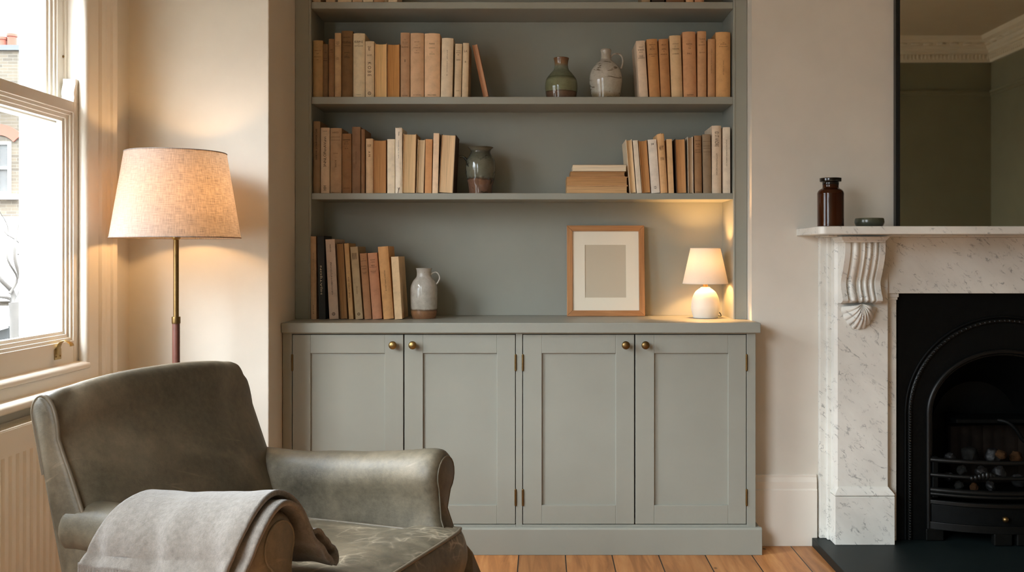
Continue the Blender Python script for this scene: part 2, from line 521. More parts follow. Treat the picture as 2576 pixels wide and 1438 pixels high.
# window wall with two openings
W1 = (2.08, 3.30); W2 = (-1.05, 1.34); WZ0, WZ1, WZ2 = .78, 2.22, 2.62  # unseen heads and second opening are sized for the daylight they let in
bm = bmesh.new()
def wl(y0, y1, z0, z1): box(bm, XL - .24, XL, y0, y1, z0, z1)
wl(YR - .15, W2[0], 0, HT); wl(W2[1], W1[0], 0, HT); wl(W1[1], 4.45, 0, HT)
for w in (W1, W2):
    wl(w[0], w[1], 0, WZ0); wl(w[0], w[1], WZ1 if w is W1 else WZ2, HT)
struct('wall_left', bm, M['wall'])

# baseboards
def baseboard(name, pts_dir, length_axis, a0, a1, face, sign, top=.286):
    t = .018
    prof = [(0, 0), (t, 0), (t, top - .062), (t * .75, top - .058), (t * .8, top - .03), (t * .45, top - .012), (t * .5, top - .004), (0, top)]
    b = bmesh.new()
    poly = [(face + sign * p[0], p[1]) for p in prof]
    prism(b, poly, length_axis, a0, a1)
    struct(name, b, M['white'], bevel=0.0015)
baseboard('baseboard_chimney', None, 'x', .842, 1.10, DC, -1)
baseboard('baseboard_back', None, 'x', XL, -1.0173, DW, -1)
baseboard('baseboard_left', None, 'y', YR, DW, XL, 1)
baseboard('baseboard_rear', None, 'x', XL, XR, YR, 1)
baseboard('baseboard_right', None, 'y', YR, 4.3, XR, -1)

# cornice: moulded run with a band of small repeated leaves, round the rear and far walls (seen in the mirror)
cprof = [(0, HT), (0, 2.955), (.018, 2.955), (.024, 2.975), (.03, 3.03), (.05, 3.035), (.055, 3.055), (.075, 3.065), (.085, 3.09), (.115, 3.12), (.15, 3.135), (.16, 3.15), (.17, HT)]
b = bmesh.new(); prism(b, [(YR + p[0], p[1]) for p in cprof], 'x', XL, XR)
xx = XL + .02
while xx < XR - .03:
    sphere(b, (xx, YR + .032, 3.0), .02, 8, 6, .62, .5, 1.3)
    xx += .036
xx = XL + .05
while xx < XR - .12:
    sphere(b, (xx, YR + .10, 3.105), .03, 10, 6, 1.5, .8, .55)
    xx += .12
struct('trim_1', b, M['cornice'])
b = bmesh.new(); prism(b, [(XR - p[0], p[1]) for p in cprof], 'y', YR, 4.3)
yy = YR + .05
while yy < 4.2:
    sphere(b, (XR - .032, yy, 3.0), .02, 8, 6, .5, .62, 1.3)
    yy += .036
yy = YR + .15
while yy < 4.2:
    sphere(b, (XR - .10, yy, 3.105), .03, 10, 6, .8, 1.5, .55)
    yy += .12
struct('trim_2', b, M['cornice'])
# picture rail
rprof = [(0, 2.64), (.012, 2.645), (.016, 2.665), (.028, 2.672), (.03, 2.684), (.02, 2.695), (0, 2.70)]
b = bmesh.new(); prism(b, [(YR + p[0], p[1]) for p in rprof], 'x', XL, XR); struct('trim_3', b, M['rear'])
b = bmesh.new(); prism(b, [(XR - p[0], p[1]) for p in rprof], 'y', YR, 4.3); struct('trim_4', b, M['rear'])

# ------------------------------------------------------------------ sash windows
def sash_window(idx, y0, y1, detail, WZ1, ztop):
    """Box sash window in the window wall. The jambs stand at y0 and y1."""
    J0, J1 = y0 + .06, y1 - .06            # jamb faces (J1 = 3.24 for the window in view)
    w = thing('window_%d' % idx, loc=(XL, (y0 + y1) / 2, WZ0), kind='structure')
    # box frame: pulley stiles with parting beads, head
    b = bmesh.new()
    for (a, c) in ((y0, J0), (J1, y1)):
        box(b, XL - .16, XL + .001, a, c, WZ0, WZ1)
    box(b, XL - .16, XL + .001, y0, y1, ztop, WZ1)
    for yb, s in ((J1, -1), (J0, 1)):
        box(b, -1.603, -1.595, yb, yb + s * .012, .82, ztop)      # parting bead
    obj('box_frame', b, M['white'], w, world=True, bevel=.002)
    # architrave: flat, bead, hollow, back band
    aw = .183
    ap = [(0.0, 0.0), (0.0, .014), (.066, .016), (.069, .0115), (.073, .016), (.080, .022), (.105, .022), (.125, .019), (.140, .024), (.146, .031), (.170, .033), (.183, .030), (.183, 0.0)]
    for nm, yb, s in (('architrave', J1, 1), ('architrave', J0, -1)):
        b = bmesh.new()
        poly = [(XL + d, yb + s * a) for a, d in ap]
        prism(b, poly, 'z', .752, ztop + .10)
        obj(nm, b, M['white'], w, world=True, bevel=.0012)
    b = bmesh.new()
    prism(b, [(XL + d, ztop + a) for a, d in ap], 'y', J0 - aw, J1 + aw) if False else None
    box(b, XL, XL + .022, J0 - aw, J1 + aw, ztop, ztop + .19)
    box(b, XL, XL + .034, J0 - aw, J1 + aw, ztop + .15, ztop + .19)
    obj('architrave_head', b, M['white'], w, world=True, bevel=.002)
    # staff bead: rounded, stands inside the jamb and along the sill
    bead = [(-.016, -.0), (-.016, .016), (-.012, .021), (-.004, .0235), (.006, .0235), (.012, .019), (.0155, .012), (.0155, 0)]
    b = bmesh.new()
    for yb, s in ((J1, -1), (J0, 1)):
        prism(b, [(XL + d, yb + s * (a - .006)) for d, a in bead], 'z', .80, ztop)
    obj('staff_bead', b, M['white'], w, world=True, smooth=40)
    b = bmesh.new()
    zz = .786
    prism(b, [(XL - .016, zz), (XL + .012, zz), (XL + .019, zz + .004), (XL + .021, zz + .011), (XL + .018, zz + .019), (XL + .010, zz + .025), (XL - .016, zz + .027)], 'y', J0, J1)
    obj('sill_bead', b, M['white'], w, world=True, smooth=40)
    # apron under the sash and the window board
    obj('apron', bx(XL, XL + .0145, J0, J1, .752, .787), M['white'], w, world=True)
    b = bmesh.new()
    zt = .752
    nose = [(XL - .02, zt - .03), (XL + .045, zt - .03), (XL + .054, zt - .024), (XL + .058, zt - .015), (XL + .054, zt - .006), (XL + .045, zt), (XL - .02, zt)]
    prism(b, nose, 'y', J0 - aw - .02, J1 + aw + .02)
    obj('window_board', b, M['white'], w, world=True, smooth=50)
    obj('outer_sill', bx(XL - .30, XL - .08, y0 - .05, y1 + .05, .75, .80), M['stucco'], w, world=True)

    def sash(name, xf, th, z0, z1, railb, railt, stile, horn):
        """xf = room-side face; stiles, rails, an ovolo round the glass, its pane and horns."""
        s_ = bmesh.new()
        a, c = J0 + .003, J1 - .003
        box(s_, xf - th, xf, a, a + stile, z0, z1); box(s_, xf - th, xf, c - stile, c, z0, z1)
        box(s_, xf - th, xf, a + stile, c - stile, z0, z0 + railb); box(s_, xf - th, xf, a + stile, c - stile, z1 - railt, z1)
        so = obj(name, s_, M['white'], w, world=True, bevel=.0015)
        # stepped ovolo moulding
        for k, (ins, dep) in enumerate(((.010, .006), (.022, .014), (.032, .022))):
            m_ = bmesh.new()
            p0, p1, q0, q1 = a + stile, c - stile, z0 + railb, z1 - railt
            box(m_, xf - th, xf - dep, p0 - .001, p0 + ins, q0, q1); box(m_, xf - th, xf - dep, p1 - ins, p1 + .001, q0, q1)
            box(m_, xf - th, xf - dep, p0 + ins, p1 - ins, q0 - .001, q0 + ins); box(m_, xf - th, xf - dep, p0 + ins, p1 - ins, q1 - ins, q1 + .001)
            if k == 0: mm = m_
            else:
                me = bpy.data.meshes.new('t'); m_.to_mesh(me); m_.free(); mm.from_mesh(me); bpy.data.meshes.remove(me)
        obj('glazing_moulding', mm, M['white'], so, world=True, bevel=.001)
        g = bx(xf - th * .72, xf - th * .62, a + stile + .02, c - stile - .02, z0 + railb + .02, z1 - railt - .02)
        obj('pane', g, M['glass'], so, world=True)
        # horns
        for yy0, yy1 in ((c - stile, c), (a, a + stile)):
            h_ = bmesh.new()
            s = 1 if horn > 0 else -1
            zb = z1 if horn > 0 else z0
            pr = [(xf - th, zb), (xf, zb), (xf, zb + s * .070), (xf - th * .15, zb + s * .074), (xf - th * .9, zb + s * .074)]
            inn = yy0 if yy0 > (a + c) / 2 else yy1
            out = yy1 if yy0 > (a + c) / 2 else yy0
            d = 1 if out > inn else -1
            ogee = [(out, zb), (inn, zb), (inn + d*.004, zb + s*.018), (inn + d*.001, zb + s*.026), (inn + d*.001, zb + s*.032), (inn + d*.008, zb + s*.052), (inn + d*.012, zb + s*.062), (inn + d*.012, zb + s*.078), (out, zb + s*.078)]
            prism(h_, ogee, 'x', xf - th, xf)
            obj('sash_horn', h_, M['white'], so, world=True, bevel=.001)
        return so
    sash('upper_sash', -1.602, .042, 1.600, ztop, .042, .05, .046, -1)
    lo = sash('lower_sash', -1.551, .042, .812, 1.672, .072, .036, .042, 1)
    if detail:
        # brass hook lift on the bottom rail
        D = 3.09; zc = Z(886, D)
        h = bmesh.new()
        box(h, -1.551, -1.5485, D - .022, D + .018, zc - .022, zc + .012)
        path = smooth_prof([(-1.5485, D - .004, zc - .006), (-1.546, D - .004, zc + .016), (-1.538, D - .004, zc + .033), (-1.522, D - .004, zc + .038), (-1.508, D - .004, zc + .030), (-1.503, D - .004, zc + .021)], 5)
        tube(h, path, .0135, 10, flat=.2)
        for dy, dz in ((-.015, -.012), (.011, -.012)): sphere(h, (-1.548, D + dy, zc + dz), .003, 8, 6)
        obj('sash_lift', h, M['brass'], lo, world=True, smooth=50)['label'] = 'brass hook lift'
        # screw eye in the upper stile
        s2 = bmesh.new(); sphere(s2, (-1.602, 3.226, Z(143, 3.23)), .0045, 10, 8)
        obj('screw_cap', s2, M['brass_d'], w, world=True, smooth=60)
    return w
sash_window(1, 2.08, 3.30, True, 2.22, 2.16)
sash_window(2, W2[0], W2[1], False, 2.62, 2.56)  # added out of view, to bring daylight onto the fireplace side

# ------------------------------------------------------------------ radiator
rad = thing('radiator', 'cream ribbed panel radiator under the window behind the leather armchair', 'radiator', (-1.49, 2.7, .0))
RX, RY0, RY1, RZ0, RZ1 = -1.458, 1.95, 3.30, .13, .690
b = bmesh.new()
# fluted front panel: profile swept upwards
pr = [(RX - .012, RY0), (RX, RY0)]
pitch = .0365; y = RY0 + .03
while y < RY1 - .04:
    pr += [(RX, y), (RX - .011, y + .006), (RX - .011, y + .012), (RX, y + .018)]
    y += pitch
pr += [(RX, RY1), (RX - .012, RY1)]
prism(b, pr, 'z', RZ0 + .05, RZ1 - .075)
box(b, RX - .012, RX, RY0, RY1, RZ1 - .075, RZ1 - .004); box(b, RX - .012, RX, RY0, RY1, RZ0, RZ0 + .05)
obj('front_panel', b, M['rad'], rad, world=True, smooth=25)
obj('rear_panel', bx(RX - .07, RX - .058, RY0, RY1, RZ0, RZ1 - .004), M['rad'], rad, world=True)
b = bmesh.new(); y = RY0 + .004
box(b, RX - .068, RX - .060, RY0, RY1, RZ1 - .012, RZ1); box(b, RX - .010, RX - .002, RY0, RY1, RZ1 - .012, RZ1)
while y < RY1 - .004:
    box(b, RX - .066, RX - .004, y, y + .0055, RZ1 - .010, RZ1 - .001); y += .0125
obj('top_grille', b, M['rad'], rad, world=True)
for yy in (RY0, RY1 - .012):
    obj('side_cover', bx(RX - .07, RX - .001, yy, yy + .012, RZ0, RZ1 - .004), M['rad'], rad, world=True)
for yy in (RY0 + .12, RY1 - .12):
    b = bmesh.new(); tube(b, [(RX - .045, yy, 0), (RX - .045, yy, RZ0 + .02)], .009, 10)
    obj('pipe', b, M['rad'], rad, world=True, smooth=60)
for yy in (RY0 + .3, RY1 - .3):
    obj('wall_bracket', bx(XL + .001, RX - .06, yy, yy + .03, RZ0 + .1, RZ1 - .08), M['rad'], rad, world=True)

# ================================================================== outside the window
struct('pavement', bx(-40, XL - .3, -20, 60, -1.06, -1.0), paint('street_stone', (70, 69, 66), .9))
struct('wall_exterior_pier', bx(-2.032, XL - .241, 3.75, 4.6, -1.0, 6.0), M['stucco'])
def bricks():
    m, nt, b = new_mat('london_stock_brick')
    v = coords(nt)
    br = N(nt, 'ShaderNodeTexBrick')
    sep = N(nt, 'ShaderNodeSeparateXYZ'); L(nt, v, sep.inputs[0])
    cmb = N(nt, 'ShaderNodeCombineXYZ'); L(nt, math_(nt, 'ADD', sep.outputs[0], sep.outputs[1]), cmb.inputs[0]); L(nt, sep.outputs[2], cmb.inputs[1])
    L(nt, cmb.outputs[0], br.inputs['Vector'])
    br.inputs['Color1'].default_value = srgb((66, 58, 46)); br.inputs['Color2'].default_value = srgb((50, 44, 35)); br.inputs['Mortar'].default_value = srgb((74, 69, 62))
    br.inputs['Scale'].default_value = 1.0; br.inputs['Brick Width'].default_value = .20; br.inputs['Row Height'].default_value = .062; br.inputs['Mortar Size'].default_value = .005
    L(nt, br.outputs['Color'], b.inputs['Base Color']); b.inputs['Roughness'].default_value = .95
    return m
M['brick'] = bricks()
M['terra'] = paint('terracotta', (100, 48, 34), .9)
M['redarch'] = paint('red_rubbed_brick', (96, 48, 34), .9)
M['dglass'] = paint('dim_window_glass', (24, 26, 27), .4, .25, .8, 0.0, 1.5)
M['curtain'] = paint('net_curtain', (56, 56, 55), .9)
M['roof'] = paint('roof_slate', (52, 54, 56), .8)
DH = 18.0
house = thing('terraced_house', 'pale brick terraced house across the street, seen through the sash window', 'house', (-12.6, DH + 3, -1.0))
hx0, hx1 = -16.0, -9.7
b = bx(hx0, hx1, DH, DH + 6, -1.0, Z(258, DH)); obj('facade', b, M['brick'], house, world=True)
b = bx(hx0, hx1 - .001, DH - .12, DH + .02, Z(500, DH) - 1.9, Z(545, DH)); obj('stucco_storey', b, M['stucco'], house, world=True)
obj('cornice_band', bx(hx0, hx1, DH - .22, DH, Z(258, DH), Z(244, DH)), M['stucco'], house, world=True)
b = bmesh.new(); prism(b, [(DH - .1, Z(244, DH)), (DH + 6.1, Z(244, DH)), (DH + 3, Z(244, DH) + 1.2)], 'x', hx0, hx1 - .4)
obj('roof', b, M['roof'], house, world=True)
b = bx(-11.6, X(44, DH + .6), DH + .6, DH + 1.5, Z(258, DH), Z(127, DH + .6)); cs = obj('chimney_stack', b, M['brick'], house, world=True)
b = bx(-11.65, X(44, DH + .6) + .05, DH + .55, DH + 1.55, Z(127, DH + .6), Z(114, DH + .6)); obj('chimney_cap', b, M['roof'], cs, world=True)
for px, h in ((3, 90), (27, 82), (-22, 88), (-46, 86)):
    b = bmesh.new(); cx = X(px, DH + 1)
    lathe(b, [(.085, Z(115, DH + 1) - .05), (.085, Z(h + 10, DH + 1)), (.10, Z(h + 9, DH + 1)), (.10, Z(h + 3, DH + 1)), (.075, Z(h, DH + 1))], cx, DH + 1.05, 20)
    obj('chimney_pot', b, M['terra'], cs, world=True, smooth=40)
def house_window(px0, px1, y0, y1, arch):
    x0, x1, z1, z0 = X(px0, DH), X(px1, DH), Z(y0, DH), Z(y1, DH)
    fr = .05; xm = (x0 + x1) / 2; zm = (z0 + z1) / 2
    y_ = DH - (.13 if not arch else .03)
    b = bmesh.new()
    box(b, x0, x0 + fr, y_, y_ + .06, z0, z1); box(b, x1 - fr, x1, y_, y_ + .06, z0, z1)
    box(b, x0 + fr, x1 - fr, y_ + .001, y_ + .06, z1 - fr, z1); box(b, x0 + fr, x1 - fr, y_ + .001, y_ + .06, z0, z0 + fr)
    box(b, x0 + fr, x1 - fr, y_ - .01, y_ + .06, zm - fr / 2, zm + fr / 2)
    for za, zb2 in ((z0 + fr, zm - fr / 2), (zm + fr / 2, z1 - fr)): box(b, xm - .015, xm + .015, y_ + .002, y_ + .027, za, zb2)
    box(b, x0 - .12, x1 + .14, y_ - .08, y_ + .06, z0 - .10, z0)
    f = obj('sash_frame', b, M['stucco'], house, world=True)
    obj('pane', bx(x0 + .01, x1 - .01, y_ + .035, y_ + .045, z0 + .01, z1 - .01), M['dglass'], f, world=True)
    for a, c in ((x0 + fr, x0 + .22), (x1 - .22, x1 - fr)):
        obj('net_curtain', bx(a, c, y_ + .028, y_ + .033, z0 + fr, z1 - fr), M['curtain'], f, world=True)
    if arch:
        b = bmesh.new(); n = 14; R = (x1 - x0) * .85
        zc = z1 - math.sqrt(max(.01, R*R - ((x1 - x0)/2 + .06)**2)) 
        a0 = math.asin(((x1 - x0)/2 + .06) / R)
        pts = [(xm + R*math.sin(-a0 + 2*a0*k/n), zc + R*math.cos(-a0 + 2*a0*k/n)) for k in range(n + 1)]
        pts += [(xm + (R+.2)*math.sin(a0 - 2*a0*k/n), zc + (R+.2)*math.cos(a0 - 2*a0*k/n)) for k in range(n + 1)]
        prism(b, pts, 'y', DH - .04, DH + .02)
        obj('window_arch', b, M['redarch'], f, world=True)
house_window(-34, 28, 357, 488, True)
house_window(-38, 26, 573, 690, False)
# shop front at street level
obj('shop_glass', bx(-11.2, X(34, DH), DH - .16, DH - .10, -1.0, Z(818, DH)), M['dglass'], house, world=True)
b = bmesh.new(); prism(b, [(DH - .12, Z(768, DH)), (DH - .8, Z(815, DH)), (DH - .8, Z(830, DH)), (DH - .12, Z(822, DH))], 'x', -11.4, X(33, DH))
obj('awning', b, M['stucco'], house, world=True)
# bare street tree
DT = 12.0
tr = thing('street_tree', 'bare winter tree on the street outside the sash window', 'tree', (X(42, DT), DT, -1.0))
M['bark'] = paint('grey_bark', (58, 54, 50), .95, .2)
b = bmesh.new()
tube(b, smooth_prof([(X(42, DT), DT, -1.0), (X(41, DT), DT, Z(830, DT)), (X(38, DT), DT, Z(760, DT))], 4), .075, 8)
obj('trunk', b, M['bark'], tr, world=True, smooth=60)
def branch(pts, r):
    b = bmesh.new()
    P = smooth_prof([(X(p, DT), DT + .1 * math.sin(i * 2.1), Z(q, DT)) for i, (p, q) in enumerate(pts)], 4)
    tube(b, P, [r * (1 - .75 * i / (len(P) - 1)) for i in range(len(P))], 7)
    obj('branch', b, M['bark'], tr, world=True, smooth=60)
branch([(38, 775), (22, 735), (10, 700), (-6, 672), (-20, 640)], .04)
branch([(39, 770), (45, 715), (47, 650), (41, 590), (44, 540)], .032)
branch([(24, 738), (34, 700), (30, 655), (16, 612), (10, 570), (8, 530)], .018)
branch([(38, 780), (16, 752), (-6, 742), (-30, 720)], .03)
branch([(46, 640), (38, 610), (22, 585), (16, 560)], .012)
# ================================================================== built-in cupboard, worktop, bookcase
DK = 3.77            # face-frame plane
CT = .902            # worktop height
cup = thing('cupboard', 'sage green four-door cupboard with brass knobs under the bookshelves', 'cupboard', (-.08, 3.98, 0))
KX0, KX1 = -1.0145, X(1901, DK)
zt, zb = Z(827, DK) + .02, .155
z_d0, z_d1 = Z(1317.5, DK), Z(841.5, DK)
XD = [(X(736, DK), X(1014.5, DK)), (X(1017.5, DK), X(1296, DK)), (X(1316, DK), X(1595.5, DK)), (X(1598.5, DK), X(1877, DK))]
gap = .0028
CTB = CT - .040
# carcass
b = bmesh.new()
box(b, KX0 + .004, KX0 + .02, DK + .025, 4.232, .0, CTB); box(b, .815, KX1 - .0005, DK + .025, DC - .002, .0, CTB)
box(b, .815, .838, DC - .002, 4.232, .0, CTB)
box(b, KX0 + .004, .838, 4.21, 4.232, .0, CTB); box(b, KX0 + .02, .815, DK + .03, 4.21, .11, .13)
box(b, (XD[1][1] + XD[2][0]) / 2 - .01, (XD[1][1] + XD[2][0]) / 2 + .01, DK + .03, 4.21, .13, CTB)
obj('carcass', b, M['sage'], cup, world=True)
# face frame (four-door opening in two pairs)
b = bmesh.new()
box(b, KX0, XD[0][0] - gap, DK, DK + .025, .05, CTB); box(b, XD[3][1] + gap, KX1, DK, DK + .025, .05, CTB)
box(b, XD[1][1] + gap, XD[2][0] - gap, DK, DK + .025, .05, CTB)
for a, c in ((XD[0][0] - gap, XD[1][1] + gap), (XD[2][0] - gap, XD[3][1] + gap)):
    box(b, a, c, DK, DK + .025, z_d1 + gap, CTB); box(b, a, c, DK, DK + .025, .05, z_d0 - gap)
obj('face_frame', b, M['sage'], cup, world=True, bevel=.0012)
# plinth with a small chamfered top
b = bmesh.new()
zp = Z(1328, 3.752)
prism(b, [(3.752, 0), (3.752, zp - .006), (3.757, zp), (DK, zp + .001), (DK, 0)], 'x', KX0, X(1917.5, 3.752))
xe = X(1917.5, 3.752)
prism(b, [(xe - .0004, .0004), (xe - .0004, zp - .0064), (xe - .0054, zp - .0004), (KX1 - .002, zp + .0004), (KX1 - .002, .0004)], 'y', 3.760, DC - .0195)
obj('plinth', b, M['sage'], cup, world=True, bevel=.0015)
PAN = [(781, 968), (1064, 1250), (1363, 1549), (1646, 1832)]
KNOB = [988, 1038, 1574.5, 1624]
for i in range(4):
    x0, x1 = XD[i]
    p0, p1 = X(PAN[i][0], DK), X(PAN[i][1], DK)
    q1, q0 = Z(888, DK), Z(1270, DK)
    b = bmesh.new()
    y0, y1 = DK, DK + .022
    box(b, x0, p0, y0, y1, z_d0, z_d1); box(b, p1, x1, y0, y1, z_d0, z_d1)
    box(b, p0, p1, y0, y1, q1, z_d1); box(b, p0, p1, y0, y1, z_d0, q0)
    box(b, p0 - .002, p1 + .002, y0 + .0085, y1 - .003, q0 - .002, q1 + .002)
    d = obj('door', b, M['sage'], cup, world=True, bevel=.0013)
    kx, kz = X(KNOB[i], DK - .02), Z(868, DK - .02)
    b = bmesh.new()
    prof = [(.0085, 0), (.0085, .002), (.0055, .004), (.005, .011), (.009, .014), (.0145, .018), (.0160, .022), (.0155, .026), (.0125, .0295), (.007, .0315), (.0008, .032)]
    rings = [[(kx + r * math.cos(2*PI*k/32), DK - t, kz + r * math.sin(2*PI*k/32)) for k in range(32)] for r, t in prof]
    loft(b, rings)
    obj('knob', b, M['brass' if i < 2 else 'brass_d'], d, world=True, smooth=50)
    hx = x0 - gap / 2 if i in (0, 2) else x1 + gap / 2
    for ya, yb in ((893, 930), (1232, 1269)):
        b = bmesh.new()
        za, zz = Z(yb, DK), Z(ya, DK)
        loft(b, [[(hx + .0042 * math.cos(2*PI*k/12), DK - .001 + .0042 * math.sin(2*PI*k/12), z) for k in range(12)] for z in (za, zz)])
        for t in (.2, .4, .6, .8):
            z = za + (zz - za) * t
            loft(b, [[(hx + .0046 * math.cos(2*PI*k/12), DK - .001 + .0046 * math.sin(2*PI*k/12), z + dz) for k in range(12)] for dz in (-.0006, .0006)])
        sphere(b, (hx, DK - .001, zz + .001), .0042, 10, 6); sphere(b, (hx, DK - .001, za - .001), .0042, 10, 6)
        obj('hinge', b, M['brass_d'], d, world=True, smooth=50)

# worktop: front edge overhangs, right end notched round the chimney breast
WT0, WT1 = -1.0155, X(1914, 3.75)
b = bmesh.new()
poly = [(WT0, 3.75), (WT1, 3.75), (WT1, DC - .001), (.8395, DC - .001), (.8395, 4.233), (WT0, 4.233)]
prism(b, poly, 'z', CTB + .0004, CT)
o = obj('worktop', b, M['sage'], None, bevel=.003)
tag(o, 'long sage painted worktop on top of the four-door cupboard', 'worktop')

# bookcase
bc = thing('bookcase', 'sage green built-in bookcase with open shelves filling the alcove', 'bookcase', (-.085, 4.1, CT))
SX0, SX1 = -.9535, .785
BT = HT - .002
B0 = CT + .0005
obj('back_panel', bx(-1.0155, .8395, DB, DB + .012, B0, BT), M['sage'], bc, world=True)
for a, c in ((-1.0155, SX0 - .006), (SX1 + .006, .8395)):
    b = bmesh.new()
    inn = c if a < 0 else a
    box(b, a, c, DS, DS + .022, B0, BT)
    # bead at the inner edge of the stile
    s = 1 if a < 0 else -1
    loft(b, [[(inn + s*.003 + .0055*math.cos(2*PI*k/12), DS + .003 + .0055*math.sin(2*PI*k/12), z) for k in range(12)] for z in (B0, BT)])
    box(b, min(inn, inn + s*.006), max(inn, inn + s*.006), DS + .004, DS + .022, B0, BT)
    obj('stile', b, M['sage'], bc, world=True, smooth=30)
for a, c in ((-1.0155, SX0), (SX1, .8395)):
    obj('side_panel', bx(a, c, DS + .0225, DB - .0005, B0, BT), M['sage'], bc, world=True)
SF = 3.980
shelves = [(1.394, 1.420), (1.787, 1.8165), (2.180, 2.207), (2.575, 2.602), (2.93, 2.957)]
for z0, z1 in shelves:
    obj('shelf', bx(SX0 + .0006, SX1 - .0006, SF, DB - .0008, z0, z1), M['sage'], bc, world=True, bevel=.0015)
ZS = {'low': CT, 'mid': 1.420, 'up': 1.8165, 'top': 2.207}

# ================================================================== books
ink_d = paint('faded_black_ink', (44, 36, 28), .7, .1, .2, 0); ink_b = paint('brown_ink', (84, 62, 42), .7, .1, .2, 0)
ink_g = paint('gilt_lettering', (206, 186, 150), .4, .1, .5, 0)
def make_book(t, h, d, col, kind='spine', pcol=(206, 178, 136), ragged=False, rnd=.16, lines=(), ink=None, group=None, thin=False):
    """A book standing with its base at the origin: x thickness, y depth (front at y = 0), z height.
    kind 'spine': the spine faces the front; 'pages': the page edges face the front."""
    r = bpy.data.objects.new('book', None); COL.objects.link(r); r.empty_display_size = .05
    ct = .0022 if not thin else .0008
    mat = cloth(col)
    bm = bmesh.new()
    flip = kind != 'spine'
    bul = rnd * t if not flip else rnd * t * .6
    # C-shaped cover outline in (x, y): spine at y = 0 (bulging to -bul), boards run back to y = d
    n = 10
    outer = []; inner = []
    for k in range(n + 1):
        a = -1 + 2 * k / n
        y = bul * (abs(a) ** 2.2)
        outer.append((a * t / 2, y)); inner.append((a * (t / 2 - ct), y + ct))
    yb = bul
    o_ = [(-t / 2, d)] + outer + [(t / 2, d)]
    i_ = [(-t / 2 + ct, d)] + inner + [(t / 2 - ct, d)]
    fl = (lambda p: (p[0], d - p[1])) if flip else (lambda p: p)
    nz = 14 if ragged else 2
    rng = random.Random(int(t * 1e6) + int(h * 1e5))
    rings = []
    for q in range(nz):
        z = h * q / (nz - 1)
        ring = []
        for p in o_ + list(reversed(i_)):
            x, y = fl(p)
            if ragged and 0 < q < nz: y += rng.uniform(-.0012, .0012) * (1 if y < d * .2 else 0)
            zz = z
            if ragged and q == nz - 1: zz -= rng.uniform(0, .006)
            ring.append((x, y, zz))
        rings.append(ring)
    loft(bm, rings, True, True, True)
    if kind == 'spine' and not thin:       # slight groove lines of the joints at head and tail
        pass
    co = obj('cover', bm, mat, r, smooth=45)
    # page block
    bm = bmesh.new()
    e = .0035 if not thin else .0008
    if flip:
        # gently hollowed fore-edge
        pts = [(-t/2 + ct, d - ct - bul - .001), (-t/2 + ct, .003)]
        for k in range(1, 8):
            a = -1 + 2 * k / 8
            pts.append((a * (t/2 - ct), .003 + .0035 * (1 - a*a)))
        pts += [(t/2 - ct, .003), (t/2 - ct, d - ct - bul - .001)]
        prism(bm, pts, 'z', e * .4, h - e)
    else:
        box(bm, -t/2 + ct + .0001, t/2 - ct - .0001, bul + ct + .0005, d - .004, e * .4, h - e)
    obj('page_block', bm, pages(pcol), r, smooth=30)
    if lines:
        parts = []
        for ln in lines:
            bm = bmesh.new()
            s, zf, wf = ln[0], ln[1], ln[2]
            vert = ln[3] if len(ln) > 3 else 0
            y = -.0005; zc_ = h * (1 - zf)
            if vert:   # wf = share of the height the line runs over; 5th = height of letters as share of the thickness
                hf = ln[4] if len(ln) > 4 else .4
                put_text(bm, s, 0 if len(ln) < 6 else ln[5] * t, zc_, y, width=wf * h, height=hf * t, vertical=vert)
            elif s == '-':
                box(bm, -wf*t/2, wf*t/2, y - .0001, y + .0004, zc_ - .0005, zc_ + .0005)
            elif s == '@':  # publisher's device: a small ringed mark
                tube(bm, [(wf*t/2*math.cos(2*PI*k/14), y, zc_ + wf*t/2*math.sin(2*PI*k/14)) for k in range(14)], .0009, 6, closed=True)
                put_text(bm, 'A', 0, zc_, y, height=wf*t*.6)
            else:
                hh = ln[4] if len(ln) > 4 else None
                if hh: put_text(bm, s, 0, zc_, y, width=wf*t, height=hh*h)
                else: put_text(bm, s, 0, zc_, y, width=wf*t)
            if len(bm.verts): parts.append((min(v.co.z for v in bm.verts), max(v.co.z for v in bm.verts), bm))
        parts.sort(key=lambda p: p[0])
        cl = []
        for p in parts:      # lines that stand close together make one block of lettering
            if cl and p[0] - cl[-1][0] < .012:
                me = bpy.data.meshes.new('t'); p[2].to_mesh(me); p[2].free(); cl[-1][1].from_mesh(me); bpy.data.meshes.remove(me)
                cl[-1][0] = max(cl[-1][0], p[1])
            else: cl.append([p[1], p[2]])
        for c_ in cl: obj('lettering', c_[1], ink or ink_d, r, recalc=False)
    return r

def row_book(rowz, base_y, D, e, group, place):
    """e = dict: top (x0,x1,y), bot (x0,x1) in photo pixels."""
    (a0, a1, yt), (b0, b1) = e['top'], e.get('bot', e['top'][:2])
    Dm = D + e.get('dd', 0)
    xt, xb = X((a0 + a1) / 2, Dm), X((b0 + b1) / 2, Dm)
    zt_ = Z(yt, Dm)
    h = zt_ - rowz
    be = math.atan2(xt - xb, h)
    t = min(a1 - a0, b1 - b0) * Dm / F * math.cos(be) * .975
    hh = (h - t / 2 * abs(math.sin(be))) / math.cos(be)
    r = make_book(t, hh, e.get('d', .15), e['c'], e.get('k', 'spine'), e.get('p', (206, 178, 136)), e.get('rag', False), e.get('rnd', .16), e.get('t', ()), e.get('ink'), thin=e.get('thin', False))
    r.location = (xb, Dm, rowz + t / 2 * abs(math.sin(be)) + .0004)
    r.rotation_euler = (0, be, 0)
    if len((e['l'] + ' ' + place).replace('-', '_').split()) > 15: print('LONG', e['l'] + ', ' + place)
    r['label'] = e['l'] + ', ' + place; r['category'] = 'book'; r['group'] = group
    return r

